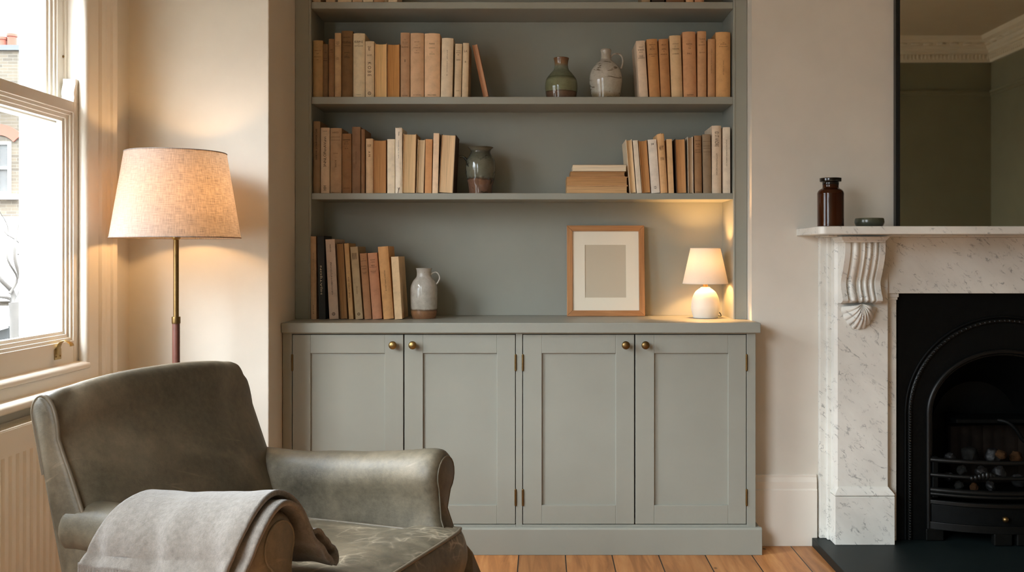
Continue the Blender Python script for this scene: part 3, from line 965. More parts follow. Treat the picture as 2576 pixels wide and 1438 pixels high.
ORD = ['first', 'second', 'third', 'fourth', 'fifth', 'sixth', 'seventh', 'eighth', 'ninth', 'tenth', 'eleventh', 'twelfth', 'thirteenth', 'fourteenth', 'fifteenth', 'sixteenth']
def T3(a, z, w=.62, gapz=.055):
    return [(s, z + i * gapz, w if len(s) > 3 else w * .35) for i, s in enumerate(a)]

UL = [
 dict(top=(786.3, 811.5, 101.5), c=(150, 118, 72), l='tan olive book with faded title', ink=ink_b, t=T3(['ABBERTON', 'OF', 'BOLINGS', '-'], .18, .66)),
 dict(top=(812.3, 825, 111), c=(112, 84, 54), l='short brown book with dark title band', t=[('OSE', .16, .5), ('MANOR', .27, .7), ('BRIDE', .31, .7)], dd=.006),
 dict(top=(826.2, 841, 98), c=(132, 98, 64), l='plain mid-brown slim book', ink=ink_b, t=[('LIFE', .19, .5), ('LETTERS', .23, .66)]),
 dict(top=(841.6, 857.4, 83), c=(172, 142, 102), l='slim pale tan book', t=[('TALES', .14, .6), ('-', .16, .6), ('OF', .18, .3), ('BOOHTY', .205, .75), ('VOL', .39, .4), ('TWO', .41, .45)], dd=-.006),
 dict(top=(858.6, 886.8, 77.6), c=(110, 80, 46), l='tallest dark brown thick book of the row', t=[('BOUTY', .10, .6), ('FOURNAL', .175, .78, 0, .034), ('TOURNEBLES', .225, .66), ('ANNETS', .33, .5), ('THE', .36, .16), ('DAILY', .385, .4), ('GARDEN', .405, .5)]),
 dict(top=(887.6, 917.4, 83.7), c=(196, 178, 144), l='wide cream book reading KUNM IE', t=[('KUNM IE', .135, .72, 0, .036), ('AND', .17, .18), ('ONTTINHOES', .2, .72, 0, .017), ('LONDON', .96, .4, 0, .012)]),
 dict(top=(918.4, 940.6, 103.7), c=(196, 172, 136), l='cream book with a round device at foot', ink=ink_b, t=[('IIEHT', .1, .42), ('E', .14, .2), ('A.Wl', .25, .5), ('K O B E', .5, .25, -1, .4), ('@', .93, .34)]),
 dict(top=(943, 973.2, 109), c=(190, 150, 100), k='pages', p=(214, 172, 112), l='book shelved backwards with yellow page edges', dd=.004),
 dict(top=(974.2, 1005.6, 110), c=(150, 100, 52), k='pages', p=(182, 128, 66), l='book shelved backwards with orange-brown page edges', rag=True, dd=.005),
 dict(top=(1007, 1030.6, 82), c=(166, 128, 92), l='tan book with a dark short title', t=[('A', .11, .1), ('THE TRAIL', .15, .6), ('TO HOME', .175, .5), ('BALADINE', .225, .72), ('VOL', .42, .22), ('II', .44, .12), ('ELTON', .975, .5)]),
 dict(top=(1031.4, 1066, 83), c=(188, 150, 112), l='wide rose-tan book beside its near twin', ink=ink_b, t=[('HISTORY', .14, .4), ('OF THE', .195, .16), ('CORRIDOR', .23, .5), ('BY', .275, .08), ('MORTON', .31, .36), ('AL HORNES', .965, .55)]),
 dict(top=(1067, 1106.4, 83.7), c=(204, 166, 126), l='widest rosy tan book of the row', ink=ink_b, t=[('MARIIS', .165, .36), ('ANTRONY', .23, .42), ('A', .295, .05), ('OF ROME', .325, .34), ('MALLNIRD', .965, .56)]),
 dict(top=(1111, 1140.6, 95.6), bot=(1106.9, 1138.6), c=(200, 180, 150), l='pale cream book tilting', ink=ink_b, t=[('a winter sheaf', .42, .44, 1, .07)]),
 dict(top=(1145, 1162.6, 110), bot=(1141, 1160.6), c=(188, 164, 130), l='slim pale book with three bold title words', t=[('WAVES', .135, .62), ('BEATING', .17, .66), ('IN', .21, .2), ('GRENE', .305, .66), ('LONG', .88, .5)]),
 dict(top=(1164.4, 1180, 108), bot=(1161.4, 1177, ), c=(192, 168, 134), l='slimmest upright pale tan book of the row', ink=ink_b, t=[('LA', .155, .5), ('B', .35, .2)]),
]
Dup = 3.992
for i, e in enumerate(UL):
    row_book(ZS['up'], 243, Dup, e, 'books at the window end of the upper shelf', ORD[i] + ' from the window end, upper shelf')
e = dict(top=(1186.6, 1200.4, 112), bot=(1214.8, 1229.6), c=(150, 104, 72), k='pages', p=(176, 128, 92), l='thin book leaning alone', d=.13, thin=True)
row_book(ZS['up'], 243, Dup, e, 'books at the window end of the upper shelf', 'at the end of the upper shelf row')

UR = [
 dict(top=(1599.4, 1622.6, 102.5), bot=(1608.6, 1631), c=(196, 172, 144), d=.19, l='pink-cream book with its side showing', rnd=.1, t=[('WILD', .115, .45), ('WEEDS', .165, .74), ('BOOK', .205, .42), ('BY THE', .265, .4), ('RIVER', .285, .4), ('MERDRIHN', .31, .74)]),
 dict(top=(1625, 1655, 98), bot=(1634, 1661.6), c=(172, 122, 68), l='orange-tan book with six faded title lines', t=[('OF', .07, .1), ('HERALDS', .1, .58), ('THE', .14, .22), ('ROYAL', .175, .46), ('REVELATION', .265, .7), ('GLEBERS', .3, .36)]),
 dict(top=(1656.4, 1681.6, 98), bot=(1663, 1687.4), c=(166, 116, 66), l='dark orange-tan book with a short title', t=[('HILLS', .1, .46), ('ARIEL', .175, .46), ('&', .21, .1), ('ROSAELNE', .265, .68)]),
 dict(top=(1683.6, 1713.4, 89), bot=(1689.6, 1718.4), c=(192, 160, 116), l='pale beige book lighter than its neighbours', t=[('JOHENON', .14, .54), ('OF', .175, .1), ('MARLENE', .22, .58), ('LOMBARD', .3, .6)]),
 dict(top=(1715.4, 1752, 79.6), bot=(1720, 1753.4), c=(180, 130, 84), l='widest tall tan book', t=[('MARTIAL', .19, .48), ('THE', .255, .2), ('FALL', .335, .36), ('NOTTREN', .965, .5)]),
 dict(top=(1754.2, 1777.6, 78.5), bot=(1755.4, 1778), c=(178, 132, 86), l='tall tan book with bold lower title word', t=[('COLIRNS', .12, .68), ('AND', .165, .3), ('BEANMOTT', .21, .74), ('OF', .28, .1), ('SEXTON', .325, .62)]),
 dict(top=(1781, 1799.4, 98), c=(172, 126, 80), l='low slim tan book between two tall ones', ink=ink_b, t=[('old country letters', .38, .42, -1, .14)]),
 dict(top=(1801, 1838.6, 80.4), c=(190, 142, 82), l='tall golden tan book at the row end', t=[('THE', .165, .14), ('JOURNAL', .19, .44), ('OF DISCOVERY', .225, .6), ('no less in time', .55, .22, 1, .06)]),
]
for i, e in enumerate(UR):
    row_book(ZS['up'], 242, Dup, e, 'books at the fireplace end of the upper shelf', ORD[i] + ' after the white jug, upper shelf')

ML = [
 dict(top=(787, 804.8, 305), c=(122, 96, 66), l='tall dull brown book', ink=ink_d, t=[('BIG BEANMOT IN BIN', .32, .42, -1, .2)]),
 dict(top=(806, 828.6, 321), c=(186, 162, 134), l='beige book with rough hand lettering down its spine', t=[('3NNLOPenAVunn', .37, .46, 1, .3), ('-', .055, .5), ('HH', .92, .07, 1, .34)]),
 dict(top=(829.8, 858.8, 322), c=(164, 134, 102), l='light brown book with ruled bands', ink=ink_b, t=[('HIRED', .07, .54), ('-', .14, .8), ('-', .185, .8), ('CORNER', .39, .42), ('ROMIE', .55, .11, -1, .14), ('-', .985, .7)]),
 dict(top=(860, 883.4, 336), c=(136, 98, 60), l='short dark tan book with a boxed title', t=[('-', .1, .8), ('-', .11, .8), ('LAME', .14, .4), ('ENSAYS', .175, .5), ('OF', .21, .15), ('ELTA', .25, .35), ('-', .915, .72)]),
 dict(top=(885, 906.4, 319), c=(128, 96, 68), l='tall plum-brown book', ink=ink_b, t=[('the complete angler', .47, .2, -1, .12)]),
 dict(top=(908.4, 917.4, 325), c=(128, 92, 58), l='very slim tall brown book', ),
 dict(top=(920, 938, 348.7), c=(190, 158, 118), l='low beige book with faint brown title', ink=ink_b, t=[('IN CAMP', .13, .5, 0, .05), ('A M', .28, .1, -1, .3)]),
 dict(top=(938.8, 971.4, 351.5), c=(150, 102, 56), k='pages', p=(176, 126, 74), l='low thick book showing orange page edges'),
 dict(top=(974, 993, 350), c=(216, 200, 172), l='low plain cream book', rnd=.05),
 dict(top=(994, 1011.4, 319.6), c=(220, 206, 184), l='tall white book with a torn ragged spine', rag=True, t=[('eventual', .1, .06, 1, .25), ('a walk to the country', .35, .3, 1, .16), ('V', .93, .3), ('/', .96, .3)], dd=-.005),
 dict(top=(1012.4, 1050, 336), bot=(1011.4, 1044), c=(176, 140, 98), k='pages', p=(206, 172, 124), l='thick book shelved backwards with tan page edges'),
 dict(top=(1051, 1070, 350), bot=(1046.4, 1066), c=(180, 150, 112), k='pages', p=(196, 168, 128), l='low slim book with grey-tan page edges', d=.13),
 dict(top=(1070.6, 1087.6, 350), bot=(1067.4, 1086), c=(186, 130, 76), l='low slim bright orange book', rnd=.04),
 dict(top=(1088.6, 1107, 335), bot=(1087, 1101.6), c=(212, 180, 144), l='pinkish cream untitled book', rnd=.05),
 dict(top=(1107.8, 1150, 338), bot=(1102.6, 1140), c=(84, 64, 46), k='pages', p=(214, 180, 136), l='thickest book, striped page edges', d=.17),
]
for i, e in enumerate(ML):
    row_book(ZS['mid'], 484, Dup, e, 'books at the window end of the middle shelf', ORD[i] + ' from the window end, middle shelf')

MR = [
 dict(top=(1573.4, 1589.8, 350.6), bot=(1584.6, 1600), c=(206, 184, 150), k='pages', p=(206, 172, 124), l='book with tan page edges and pale side, beside the flat stack', d=.19),
 dict(top=(1591.6, 1604.4, 353), bot=(1602, 1614.6), c=(206, 192, 168), l='thin grey-cream book', rnd=.05),
 dict(top=(1605.4, 1627, 352.6), bot=(1615.6, 1636.4), c=(168, 118, 66), k='pages', p=(178, 126, 70), l='book with orange page edges'),
 dict(top=(1629, 1651.4, 350.8), bot=(1638.4, 1660.6), c=(206, 196, 180), l='white book with a small mark near each end', rnd=.06, t=[('24', .085, .3), ('ASR', .9, .06, 1, .3)]),
 dict(top=(1652.8, 1670.6, 334.8), bot=(1661.8, 1680.6), c=(198, 154, 100), l='tall stained tan book with worn head', rag=True, ink=ink_b, t=[('HE PIT', .25, .62, 0, .07), ('OF THE', .43, .5, 0, .05)], dd=-.006),
 dict(top=(1674.8, 1691.8, 350), bot=(1681.6, 1695.8), c=(200, 162, 112), l='plain low tan book', rnd=.05),
 dict(top=(1697.4, 1724, 348.6), bot=(1702, 1727.6), c=(84, 62, 42), k='pages', p=(190, 138, 82), l='worn book with orange page edges between dark boards', d=.16),
 dict(top=(1729.2, 1743, 344), bot=(1730, 1745.4), c=(196, 182, 160), k='pages', p=(168, 142, 110), l='slim book with brownish page edges and pale boards'),
 dict(top=(1746.2, 1764.4, 341), bot=(1747.4, 1767.2), c=(142, 106, 68), l='brown book with banded title', t=[('-', .09, .8), ('ROSE', .15, .5), ('ACRE', .19, .4), ('-', .25, .8), ('-', .29, .8), ('-', .98, .8)]),
 dict(top=(1766.8, 1788, 337.6), bot=(1769.6, 1790.4), c=(132, 112, 86), l='taupe cloth book with dark bands', ink=ink_b, t=[('-', .12, .9), ('-', .2, .9), ('-', .24, .9), ('-', .3, .9)]),
 dict(top=(1791.2, 1815, 316), bot=(1791.4, 1815), c=(194, 174, 148), l='tallest taupe-cream book, title down its spine', d=.19, ink=ink_b, t=[('ID ST ANDRE', .2, .22, -1, .42), ('HOTUOMINOADAN', .57, .32, -1, .16)]),
 dict(top=(1818.2, 1837.2, 320), bot=(1819.4, 1837.6), c=(204, 190, 168), l='tall cream book with small letters running down its spine', ink=ink_b, rnd=.05, t=[('DOOICOHIHCAIESCO', .39, .4, -1, .16)]),
]
for i, e in enumerate(MR):
    row_book(ZS['mid'], 483.5, Dup, e, 'books at the fireplace end of the middle shelf', 'middle shelf' if i == 0 else ORD[i] + ' after the flat stack')

# flat stack on the middle shelf
ST = [((1425.4, 1579, 465.8, 485.2), (178, 140, 94), (196, 156, 106), 'bottom book of the flat stack, tan page edges, on the middle shelf'),
      ((1425.6, 1579, 443, 465.2), (184, 134, 82), (178, 134, 84), 'thick tan second book from the bottom of the flat stack'),
      ((1434.6, 1573, 429.2, 442.6), (150, 110, 66), (172, 128, 80), 'thin tan book just below the top of the flat stack'),
      ((1441, 1575.4, 411.4, 428.6), (92, 72, 50), (222, 204, 172), 'cream page-edged book on top of the flat stack')]
zc = ZS['mid'] + .0004
for (x0, x1, ya, yb), c, p, lab in ST:
    D = 3.995; th = (yb - ya) * D / F
    r = make_book(th * .985, X(x1, D) - X(x0, D), .17, c, 'pages', p, thin=(lab[0] == 'c'))
    r.rotation_euler = (0, PI / 2, 0)
    r.location = (X(x0, D), D, zc + th / 2); zc += th
    tag(r, lab, 'book', 'flat stack of books on the middle shelf')

LL = [
 dict(top=(780.4, 794.6, 594.4), bot=(781, 796.6), c=(158, 126, 90), l='slim tall tan paperback against the side panel', ink=ink_b, t=[('a collected verse', .3, .2, 1, .16), ('press', .88, .1, 1, .2)]),
 dict(top=(797.6, 814.6, 593), bot=(800.4, 820.6), c=(48, 48, 46), l='black book with pale spaced lettering', ink=ink_g, rnd=.05, t=[('HIJATIJON', .53, .34, 1, .36)]),
 dict(top=(818, 841.8, 601.7), bot=(828, 852), c=(178, 154, 134), l='pink-beige book with a long black title', rnd=.06, d=.2, t=[('GROOBDTIITJTFITAE', .49, .41, 1, .18), ('ILOHI', .11, .085, 1, .14), ('@', .935, .3)]),
 dict(top=(846.4, 864, 611), bot=(854.4, 876.4), c=(112, 80, 46), k='pages', p=(146, 106, 62), l='worn book with loose brown pages', d=.17),
 dict(top=(865.4, 876.8, 612), bot=(877.4, 889.6), c=(176, 136, 84), l='slim yellow-tan book', ink=ink_b, rnd=.05, t=[('THE OPEN SEA', .58, .28, 1, .26)]),
 dict(top=(879.4, 900.4, 620.5), bot=(894, 913), c=(162, 138, 102), l='olive-beige book with a device at its foot', ink=ink_b, rnd=.06, d=.18, t=[('IIIIII', .13, .6, 0, .09), ('evening', .6, .1, 1, .2), ('@', .93, .34)]),
 dict(top=(903.4, 923, 637), bot=(916.4, 934.4), c=(158, 112, 74), l='short brown-rose book with ruled title', t=[('OF', .085, .2), ('-', .115, .8), ('ROSERTIL', .195, .74), ('LITERARY', .235, .7), ('-', .29, .6), ('PRESS', .31, .4)]),
 dict(top=(923.6, 948, 636), bot=(936.2, 961), c=(178, 122, 86), l='short pinkish tan book with four title lines', t=[('ALTAN', .105, .5), ('LOKKE', .14, .42), ('NEW', .19, .4), ('-', .215, .8), ('EDITION', .28, .56), ('LONDON', .3, .4)]),
 dict(top=(949.4, 975.4, 620), bot=(964, 990), c=(190, 140, 82), l='orange-tan book with a small black title', d=.17, t=[('BUAIED MAKE NORDOD', .47, .285, 1, .1)]),
 dict(top=(983, 1002.4, 645.5), bot=(993, 1011.8), c=(204, 172, 128), l='plain pale buff book beside the jug', rnd=.04, d=.18),
]
for i, e in enumerate(LL):
    e['dd'] = 0
    row_book(ZS['low'], 802, 3.948, e, 'books on the worktop', ORD[i] + ' from the window end, on the worktop')

# the row on the top shelf, of which the frame shows only the feet
TL = [(785, 806, 148, (176, 150, 116)), (819, 842, 168, (196, 170, 134)), (848, 884, 190, (200, 176, 140)), (886, 911, 170, (188, 154, 116)), (913, 938, 160, (206, 186, 150)), (939, 966, 176, (168, 126, 84)), (967, 975, 150, (150, 122, 86)), (976, 999, 165, (206, 180, 146))]
tl_l = ['greyish tan', 'pale tan', 'wide cream', 'rosy tan', 'ivory', 'orange-brown', 'slim brown', 'light buff']
for i, (a, c, h, col) in enumerate(TL):
    row_book(ZS['top'], 3, Dup, dict(top=(a, c, 3 - h), c=col, l=tl_l[i] + ' book cut off by the frame'), 'books on the top shelf', ORD[i] + ' from the window end, top shelf')
TR = [(1614, 1636, 150, (150, 126, 92)), (1640, 1672, 160, (60, 46, 34)), (1676, 1722, 170, (120, 84, 52)), (1726, 1745, 150, (196, 150, 104)), (1748, 1772, 160, (184, 130, 88))]
tr_l = ['dull olive', 'near-black', 'wide dark brown', 'warm tan', 'reddish tan']
for i, (a, c, h, col) in enumerate(TR):
    row_book(ZS['top'], 1, Dup, dict(top=(a, c, 1 - h), c=col, l=tr_l[i] + ' book cut off by the frame'), 'books on the top shelf', ORD[i] + ' of the fireplace-end group, top shelf')
# ================================================================== pottery
def ceramic(name, zs, rough=0.12, noise_sc=14, specks=None, band_warp=.012):
    """zs: list of (local height, colour) from the foot upwards, edges wavering like dipped glaze."""
    m, nt, b = new_mat(name)
    tc = N(nt, 'ShaderNodeTexCoord'); sep = N(nt, 'ShaderNodeSeparateXYZ'); L(nt, tc.outputs['Object'], sep.inputs[0])
    w = noise(nt, tc.outputs['Object'], noise_sc, 4, .6)
    z = math_(nt, 'ADD', sep.outputs['Z'], math_(nt, 'MULTIPLY', math_(nt, 'SUBTRACT', w, .5), band_warp))
    zmax = zs[-1][0]
    f = math_(nt, 'DIVIDE', z, zmax)
    col = ramp(nt, f, [(max(0, min(1, h / zmax)), srgb(c)) for h, c in zs])
    mo = noise(nt, tc.outputs['Object'], 45, 5, .7)
    col = mix(nt, 1.0, col, ramp(nt, mo, [(.3, (.78, .78, .76)), (.7, (1.08, 1.08, 1.08))]), 'MULTIPLY')
    if specks:
        mp = N(nt, 'ShaderNodeMapping'); mp.inputs['Scale'].default_value = specks[2]; L(nt, tc.outputs['Object'], mp.inputs['Vector'])
        sp = noise(nt, mp.outputs[0], specks[1], 4, .65, .6)
        k = ramp(nt, sp, [(specks[3], (0, 0, 0)), (specks[3] + .06, (.85, .85, .85))])
        col = mix(nt, k, col, srgb(specks[0]))
    L(nt, col, b.inputs['Base Color'])
    b.inputs['Roughness'].default_value = rough
    b.inputs['Specular IOR Level'].default_value = .55
    bump(nt, b, noise(nt, tc.outputs['Object'], 30, 3), .06, .002)
    return m

def pot(name, prof_px, cx_px, D, zbase, mat, label, cat, ybase, handle=None, wall=.006):
    """prof_px: (radius px, y px) from foot to rim, in photo pixels at depth D."""
    k = D / F
    o = thing(name, label, cat, (X(cx_px, D), D, zbase + .0004))
    pr = [(r * k, Z(y, D) - zbase) for r, y in prof_px]
    pr[0] = (pr[0][0], 0)
    pr = smooth_prof(pr, 6)
    pr = [(r, max(0.0, z)) for r, z in pr]
    rt, ztp = pr[-1]
    inner = [(rt - wall * .35, ztp + wall * .25), (rt - wall, ztp - .003)]
    for r, z in reversed(pr[len(pr) // 2:-2]): inner.append((max(.004, r - wall), z - .002))
    b = bmesh.new(); lathe(b, [(pr[0][0] * .9, .0)] + [(r, z + .0002) for r, z in pr] + inner, 0, 0, 56)
    obj('body', b, mat, o, smooth=60)
    if handle:
        hp = [(X(px, D) - X(cx_px, D), .0, Z(y, D) - zbase) for px, y in handle[0]]
        b = bmesh.new(); tube(b, smooth_prof(hp, 7), handle[1] * k, 12, flat=.7)
        obj('handle', b, mat, o, smooth=70)
    return o
m_green = ceramic('green_ash_glaze', [(0, (92, 72, 58)), (.025, (100, 78, 62)), (.028, (74, 56, 38)), (.032, (112, 114, 86)), (.075, (120, 122, 94)), (.088, (78, 84, 62)), (.095, (104, 110, 88)), (.135, (116, 120, 102)), (.148, (134, 108, 80)), (.165, (116, 86, 62))], .08, band_warp=.006)
pot('pottery_vase', [(37.5, 243), (40, 232), (41, 217), (38, 200), (28, 186), (19.5, 176), (17, 166), (17.4, 157), (19, 149.5), (19.6, 147)], 1412, 4.05, ZS['up'], m_green,
    'squat green glazed pottery vase with brown foot, on the upper shelf', 'vase', 242)
m_wh1 = ceramic('streaked_white_glaze', [(0, (128, 112, 86)), (.012, (138, 122, 96)), (.03, (176, 172, 158)), (.10, (184, 178, 166)), (.20, (176, 168, 156))], .1, 18, ((84, 74, 54), 13, (1.0, 1.0, 3.2), .575), .03)
pot('pottery_jug', [(35, 242), (38, 230), (41, 210), (41, 196), (37, 178), (26, 162), (14.5, 152), (12.6, 143), (12.6, 134), (13.8, 128), (12.6, 125)], 1524, 4.05, ZS['up'], m_wh1,
    'tall white glazed jug with dark streaks and loop handle, on the upper shelf', 'jug', 242, ([(1536, 144), (1543, 137), (1553, 135), (1561, 139), (1566, 148), (1566, 160), (1562, 173)], 3.3))
m_dark = ceramic('two_tone_dark_glaze', [(0, (106, 78, 62)), (.055, (112, 84, 68)), (.060, (62, 50, 40)), (.068, (96, 97, 84)), (.11, (110, 109, 94)), (.15, (92, 93, 80)), (.178, (70, 69, 58)), (.188, (104, 100, 86))], .1, 10, ((38, 37, 29), 13, (1, 1, 1.2), .55), .035)
pot('pottery_jar', [(29, 485), (31, 468), (35, 450), (37.5, 432), (37.5, 418), (35, 402), (28, 391), (24.5, 383), (27, 376), (32.5, 371.5)], 1209, 4.05, ZS['mid'], m_dark,
    'dark two-tone glazed jar with flared rim and bare brown foot, on the middle shelf', 'jar', 485, ([(1181, 414), (1175, 405), (1168, 396), (1160, 393), (1156, 396)], 4.2))
m_wh2 = ceramic('speckled_white_glaze', [(0, (132, 94, 66)), (.030, (140, 102, 72)), (.036, (96, 74, 54)), (.042, (178, 172, 160)), (.13, (186, 181, 172)), (.2, (178, 172, 162))], .1, 22, ((98, 86, 66), 24, (1, 1, 1), .66), .008)
pot('pottery_jug', [(29, 800), (32.5, 788), (33.5, 765), (34, 738), (33, 720), (27, 706), (19.5, 697), (18, 689), (18.6, 681), (20.5, 675)], 1066.5, 4.02, ZS['low'], m_wh2,
    'white speckled jug with small handle and brown foot, on the worktop', 'jug', 800, ([(1083, 691), (1090, 686), (1098, 685), (1104, 690), (1106, 699), (1103, 708), (1097, 715)], 3.0))

# ================================================================== picture frame
m_oak = wood('warm_oak_moulding', (150, 100, 58), (192, 138, 88))
m_mat = paint('cream_mount_board', (232, 222, 202), .9, .01, .1, .04)
m_prn = paint('blank_beige_print', (196, 184, 162), .9, .015, .1, .03)
DP = 4.145
fw, fh = X(1622, DP) - X(1425.6, DP), .392
pf = thing('picture_frame', 'oak framed empty cream mount propped against the bookcase back', 'picture frame', ((X(1426.5, DP) + X(1622.5, DP)) / 2, DP, CT + .0008))
pf.rotation_euler = (-math.atan2(.035, .39), 0, 0)
w_ = X(1425 + 14.5, DP) - X(1425, DP); hw, T_ = fw / 2, .022
def frame_member(pts):
    b = bmesh.new(); prism(b, pts, 'y', 0, T_); return b
for nm, pts in (('frame_rail', [(-hw, 0), (hw, 0), (hw - w_, w_), (-hw + w_, w_)]), ('frame_rail', [(-hw, fh), (-hw + w_, fh - w_), (hw - w_, fh - w_), (hw, fh)]),
                ('frame_stile', [(-hw, .0003), (-hw + w_, w_ + .0003), (-hw + w_, fh - w_ - .0003), (-hw, fh - .0003)]), ('frame_stile', [(hw, .0003), (hw, fh - .0003), (hw - w_, fh - w_ - .0003), (hw - w_, w_ + .0003)])):
    m_ = m_oak if nm == 'frame_stile' else wood('oak_rail_grain', (150, 100, 58), (192, 138, 88), (2.0, 30, 30))
    obj(nm, frame_member(pts), m_, pf, bevel=.0015)
ix0, ix1 = X(1471.5, DP) - X(1524, DP), X(1575.5, DP) - X(1524, DP)
iz0, iz1 = (795 - 748) * DP / F, (795 - 614.6) * DP / F
b = bmesh.new()
y0, y1 = .007, .0095
box(b, -hw + w_ - .003, ix0, y0, y1, w_ - .003, fh - w_ + .003); box(b, ix1, hw - w_ + .003, y0, y1, w_ - .003, fh - w_ + .003)
box(b, ix0, ix1, y0, y1, w_ - .003, iz0); box(b, ix0, ix1, y0, y1, iz1, fh - w_ + .003)
obj('mount', b, m_mat, pf)
obj('print', bx(ix0 - .01, ix1 + .01, y1 + .0002, y1 + .001, iz0 - .01, iz1 + .01), m_prn, pf)
obj('backboard', bx(-hw + w_ - .004, hw - w_ + .004, y1 + .0012, T_ - .002, w_ - .004, fh - w_ + .004), m_oak, pf)

# ================================================================== table lamp
DT_ = 4.045
kt = DT_ / F
tl = thing('table_lamp', 'small lit table lamp with cream gourd base, at the fireplace end of the worktop', 'lamp', (X(1774.5, DT_), DT_, CT + .0004))
m_gourd = paint('matt_cream_ceramic', (234, 226, 212), .5, .02, .4, .12, 8)
def tz(y): return Z(y, DT_) - CT
pr = smooth_prof([(.0, .0), (27 * kt, .0), (31 * kt, .006), (35.5 * kt, tz(778)), (35.5 * kt, tz(768)), (33 * kt, tz(750)), (26 * kt, tz(735)), (17 * kt, tz(727)), (13 * kt, tz(724.5)), (10.5 * kt, tz(722)), (0, tz(721))], 6)
b = bmesh.new(); lathe(b, [(max(r, .0006), max(z, 0)) for r, z in pr], 0, 0, 56); obj('base', b, m_gourd, tl, smooth=60)
b = bmesh.new(); lathe(b, [(.0105, tz(722)), (.0105, tz(715)), (.008, tz(714.5)), (.008, tz(708)), (.013, tz(707)), (.013, tz(690))], 0, 0, 24); obj('lamp_holder', b, M['brass'], tl, smooth=40)
zs0, zs1 = tz(713), tz(624.5)
r0, r1 = 57 * kt, 37.5 * kt
b = bmesh.new(); lathe(b, [(r0 + (r1 - r0) * t / 6, zs0 + (zs1 - zs0) * t / 6) for t in range(7)], 0, 0, 64, False, False)
sh = obj('shade', b, M['shade_s'], tl, smooth=80)
for r, z in ((r0, zs0), (r1, zs1)):
    b = bmesh.new(); tube(b, [(r * math.cos(2*PI*k/48), r * math.sin(2*PI*k/48), z) for k in range(48)], .0012, 6, closed=True)
    obj('rim', b, M['shade_s'], sh, smooth=60)
b = bmesh.new()
zsp = tz(690)
for a in range(3):
    t = 2 * PI * a / 3
    tube(b, [(.012 * math.cos(t), .012 * math.sin(t), zsp), (r1 * .99 * math.cos(t), r1 * .99 * math.sin(t), zs1 - .002)], .0009, 5)
obj('shade_carrier', b, M['brass'], sh)
M['bulb_s'] = emit('small_bulb_glow', (1.0, .55, .205), 490)
b = bmesh.new(); sphere(b, (0, 0, (zs0 + zs1) / 2 + .008), .017, 12, 8, 1, 1, 1.3); obj('bulb', b, M['bulb_s'], tl, smooth=80)
b = bmesh.new(); tube(b, smooth_prof([(.050, .02, .012), (.062, .02, .020), (.070, .03, .012), (.074, .05, .004), (.070, .11, .003), (.055, .160, .003)], 6), .0022, 8)
obj('flex', b, M['black'], tl, smooth=60)

# ================================================================== floor lamp
DL = 3.33
fl = thing('floor_lamp', 'lit brass floor lamp with tapered linen shade behind the armchair', 'lamp', (X(443, DL), DL, .0004))
kl = DL / F
b = bmesh.new(); lathe(b, smooth_prof([(.02, .0), (.145, .0), (.15, .006), (.148, .014), (.10, .022), (.03, .03), (.016, .045)], 5), 0, 0, 56); obj('base', b, M['brass_d'], fl, smooth=60)
m_lw = paint('brown_leather_wrap', (92, 52, 40), .5, .12, .5, .2, 60)
zc0, zc1 = Z(813, DL), Z(797, DL)
b = bmesh.new(); lathe(b, [(9.2 * kl, .042), (9.2 * kl, zc0 + .001)], 0, 0, 24); obj('leather_wrapped_pole', b, m_lw, fl, smooth=50)
b = bmesh.new(); lathe(b, smooth_prof([(9.6 * kl, zc0), (10.6 * kl, zc0 + .001), (10.6 * kl, zc1 - .001), (9.6 * kl, zc1), (6.8 * kl, zc1 + .001)], 3), 0, 0, 28); obj('collar', b, M['brass_d'], fl, smooth=40)
zb_, zt_2 = Z(598, DL), Z(385.5, DL)
b = bmesh.new(); lathe(b, [(6.7 * kl, zc1), (6.7 * kl, zb_ - .005)], 0, 0, 24); obj('pole', b, M['brass_d'], fl, smooth=50)
b = bmesh.new(); lathe(b, smooth_prof([(7 * kl, zb_ - .008), (12 * kl, zb_ + .002), (12 * kl, zb_ + .012), (8 * kl, zb_ + .02), (.016, zb_ + .03), (.016, zb_ + .085)], 3), 0, 0, 24); obj('lamp_holder', b, M['brass'], fl, smooth=50)
R0, R1 = 156 * kl, 121.5 * kl
b = bmesh.new(); lathe(b, [(R0 + (R1 - R0) * t / 10, zb_ + (zt_2 - zb_) * t / 10) for t in range(11)], 0, 0, 96, False, False)
sh = obj('shade', b, M['shade'], fl, smooth=80)
for r, z in ((R0, zb_), (R1, zt_2)):
    b = bmesh.new(); tube(b, [(r * math.cos(2*PI*k/64), r * math.sin(2*PI*k/64), z) for k in range(64)], .0018, 6, closed=True)
    obj('rim', b, M['shade'], sh, smooth=60)
b = bmesh.new()
for a in range(3):
    t = 2 * PI * a / 3 + .4
    tube(b, [(.018 * math.cos(t), .018 * math.sin(t), zb_ + .03), (R0 * .5 * math.cos(t), R0 * .5 * math.sin(t), zb_ + .02), (R0 * .99 * math.cos(t), R0 * .99 * math.sin(t), zb_ + .004)], .0014, 5)
obj('shade_carrier', b, M['brass'], sh)
M['bulb'] = emit('bulb_glow', (1.0, .55, .21), 84)
b = bmesh.new(); sphere(b, (0, 0, 1.352), .030, 14, 10, 1, 1, 1.15); obj('bulb', b, M['bulb'], fl, smooth=80)

# ================================================================== fireplace
fp = thing('fireplace', 'veined white marble chimneypiece with carved corbel around the black grate', 'fireplace', (1.828, 3.8, .035))
HZ = .035            # hearth top
def pairs(f):
    """Build for the near (first) jamb and its mirror image beyond the frame."""
    for s in (0, 1): f((lambda x: x) if s == 0 else (lambda x: 2 * 1.828 - x))
MX0 = 1.02; MX1 = 2 * 1.828 - MX0
MZ0, MZ1 = 1.242, 1.2715
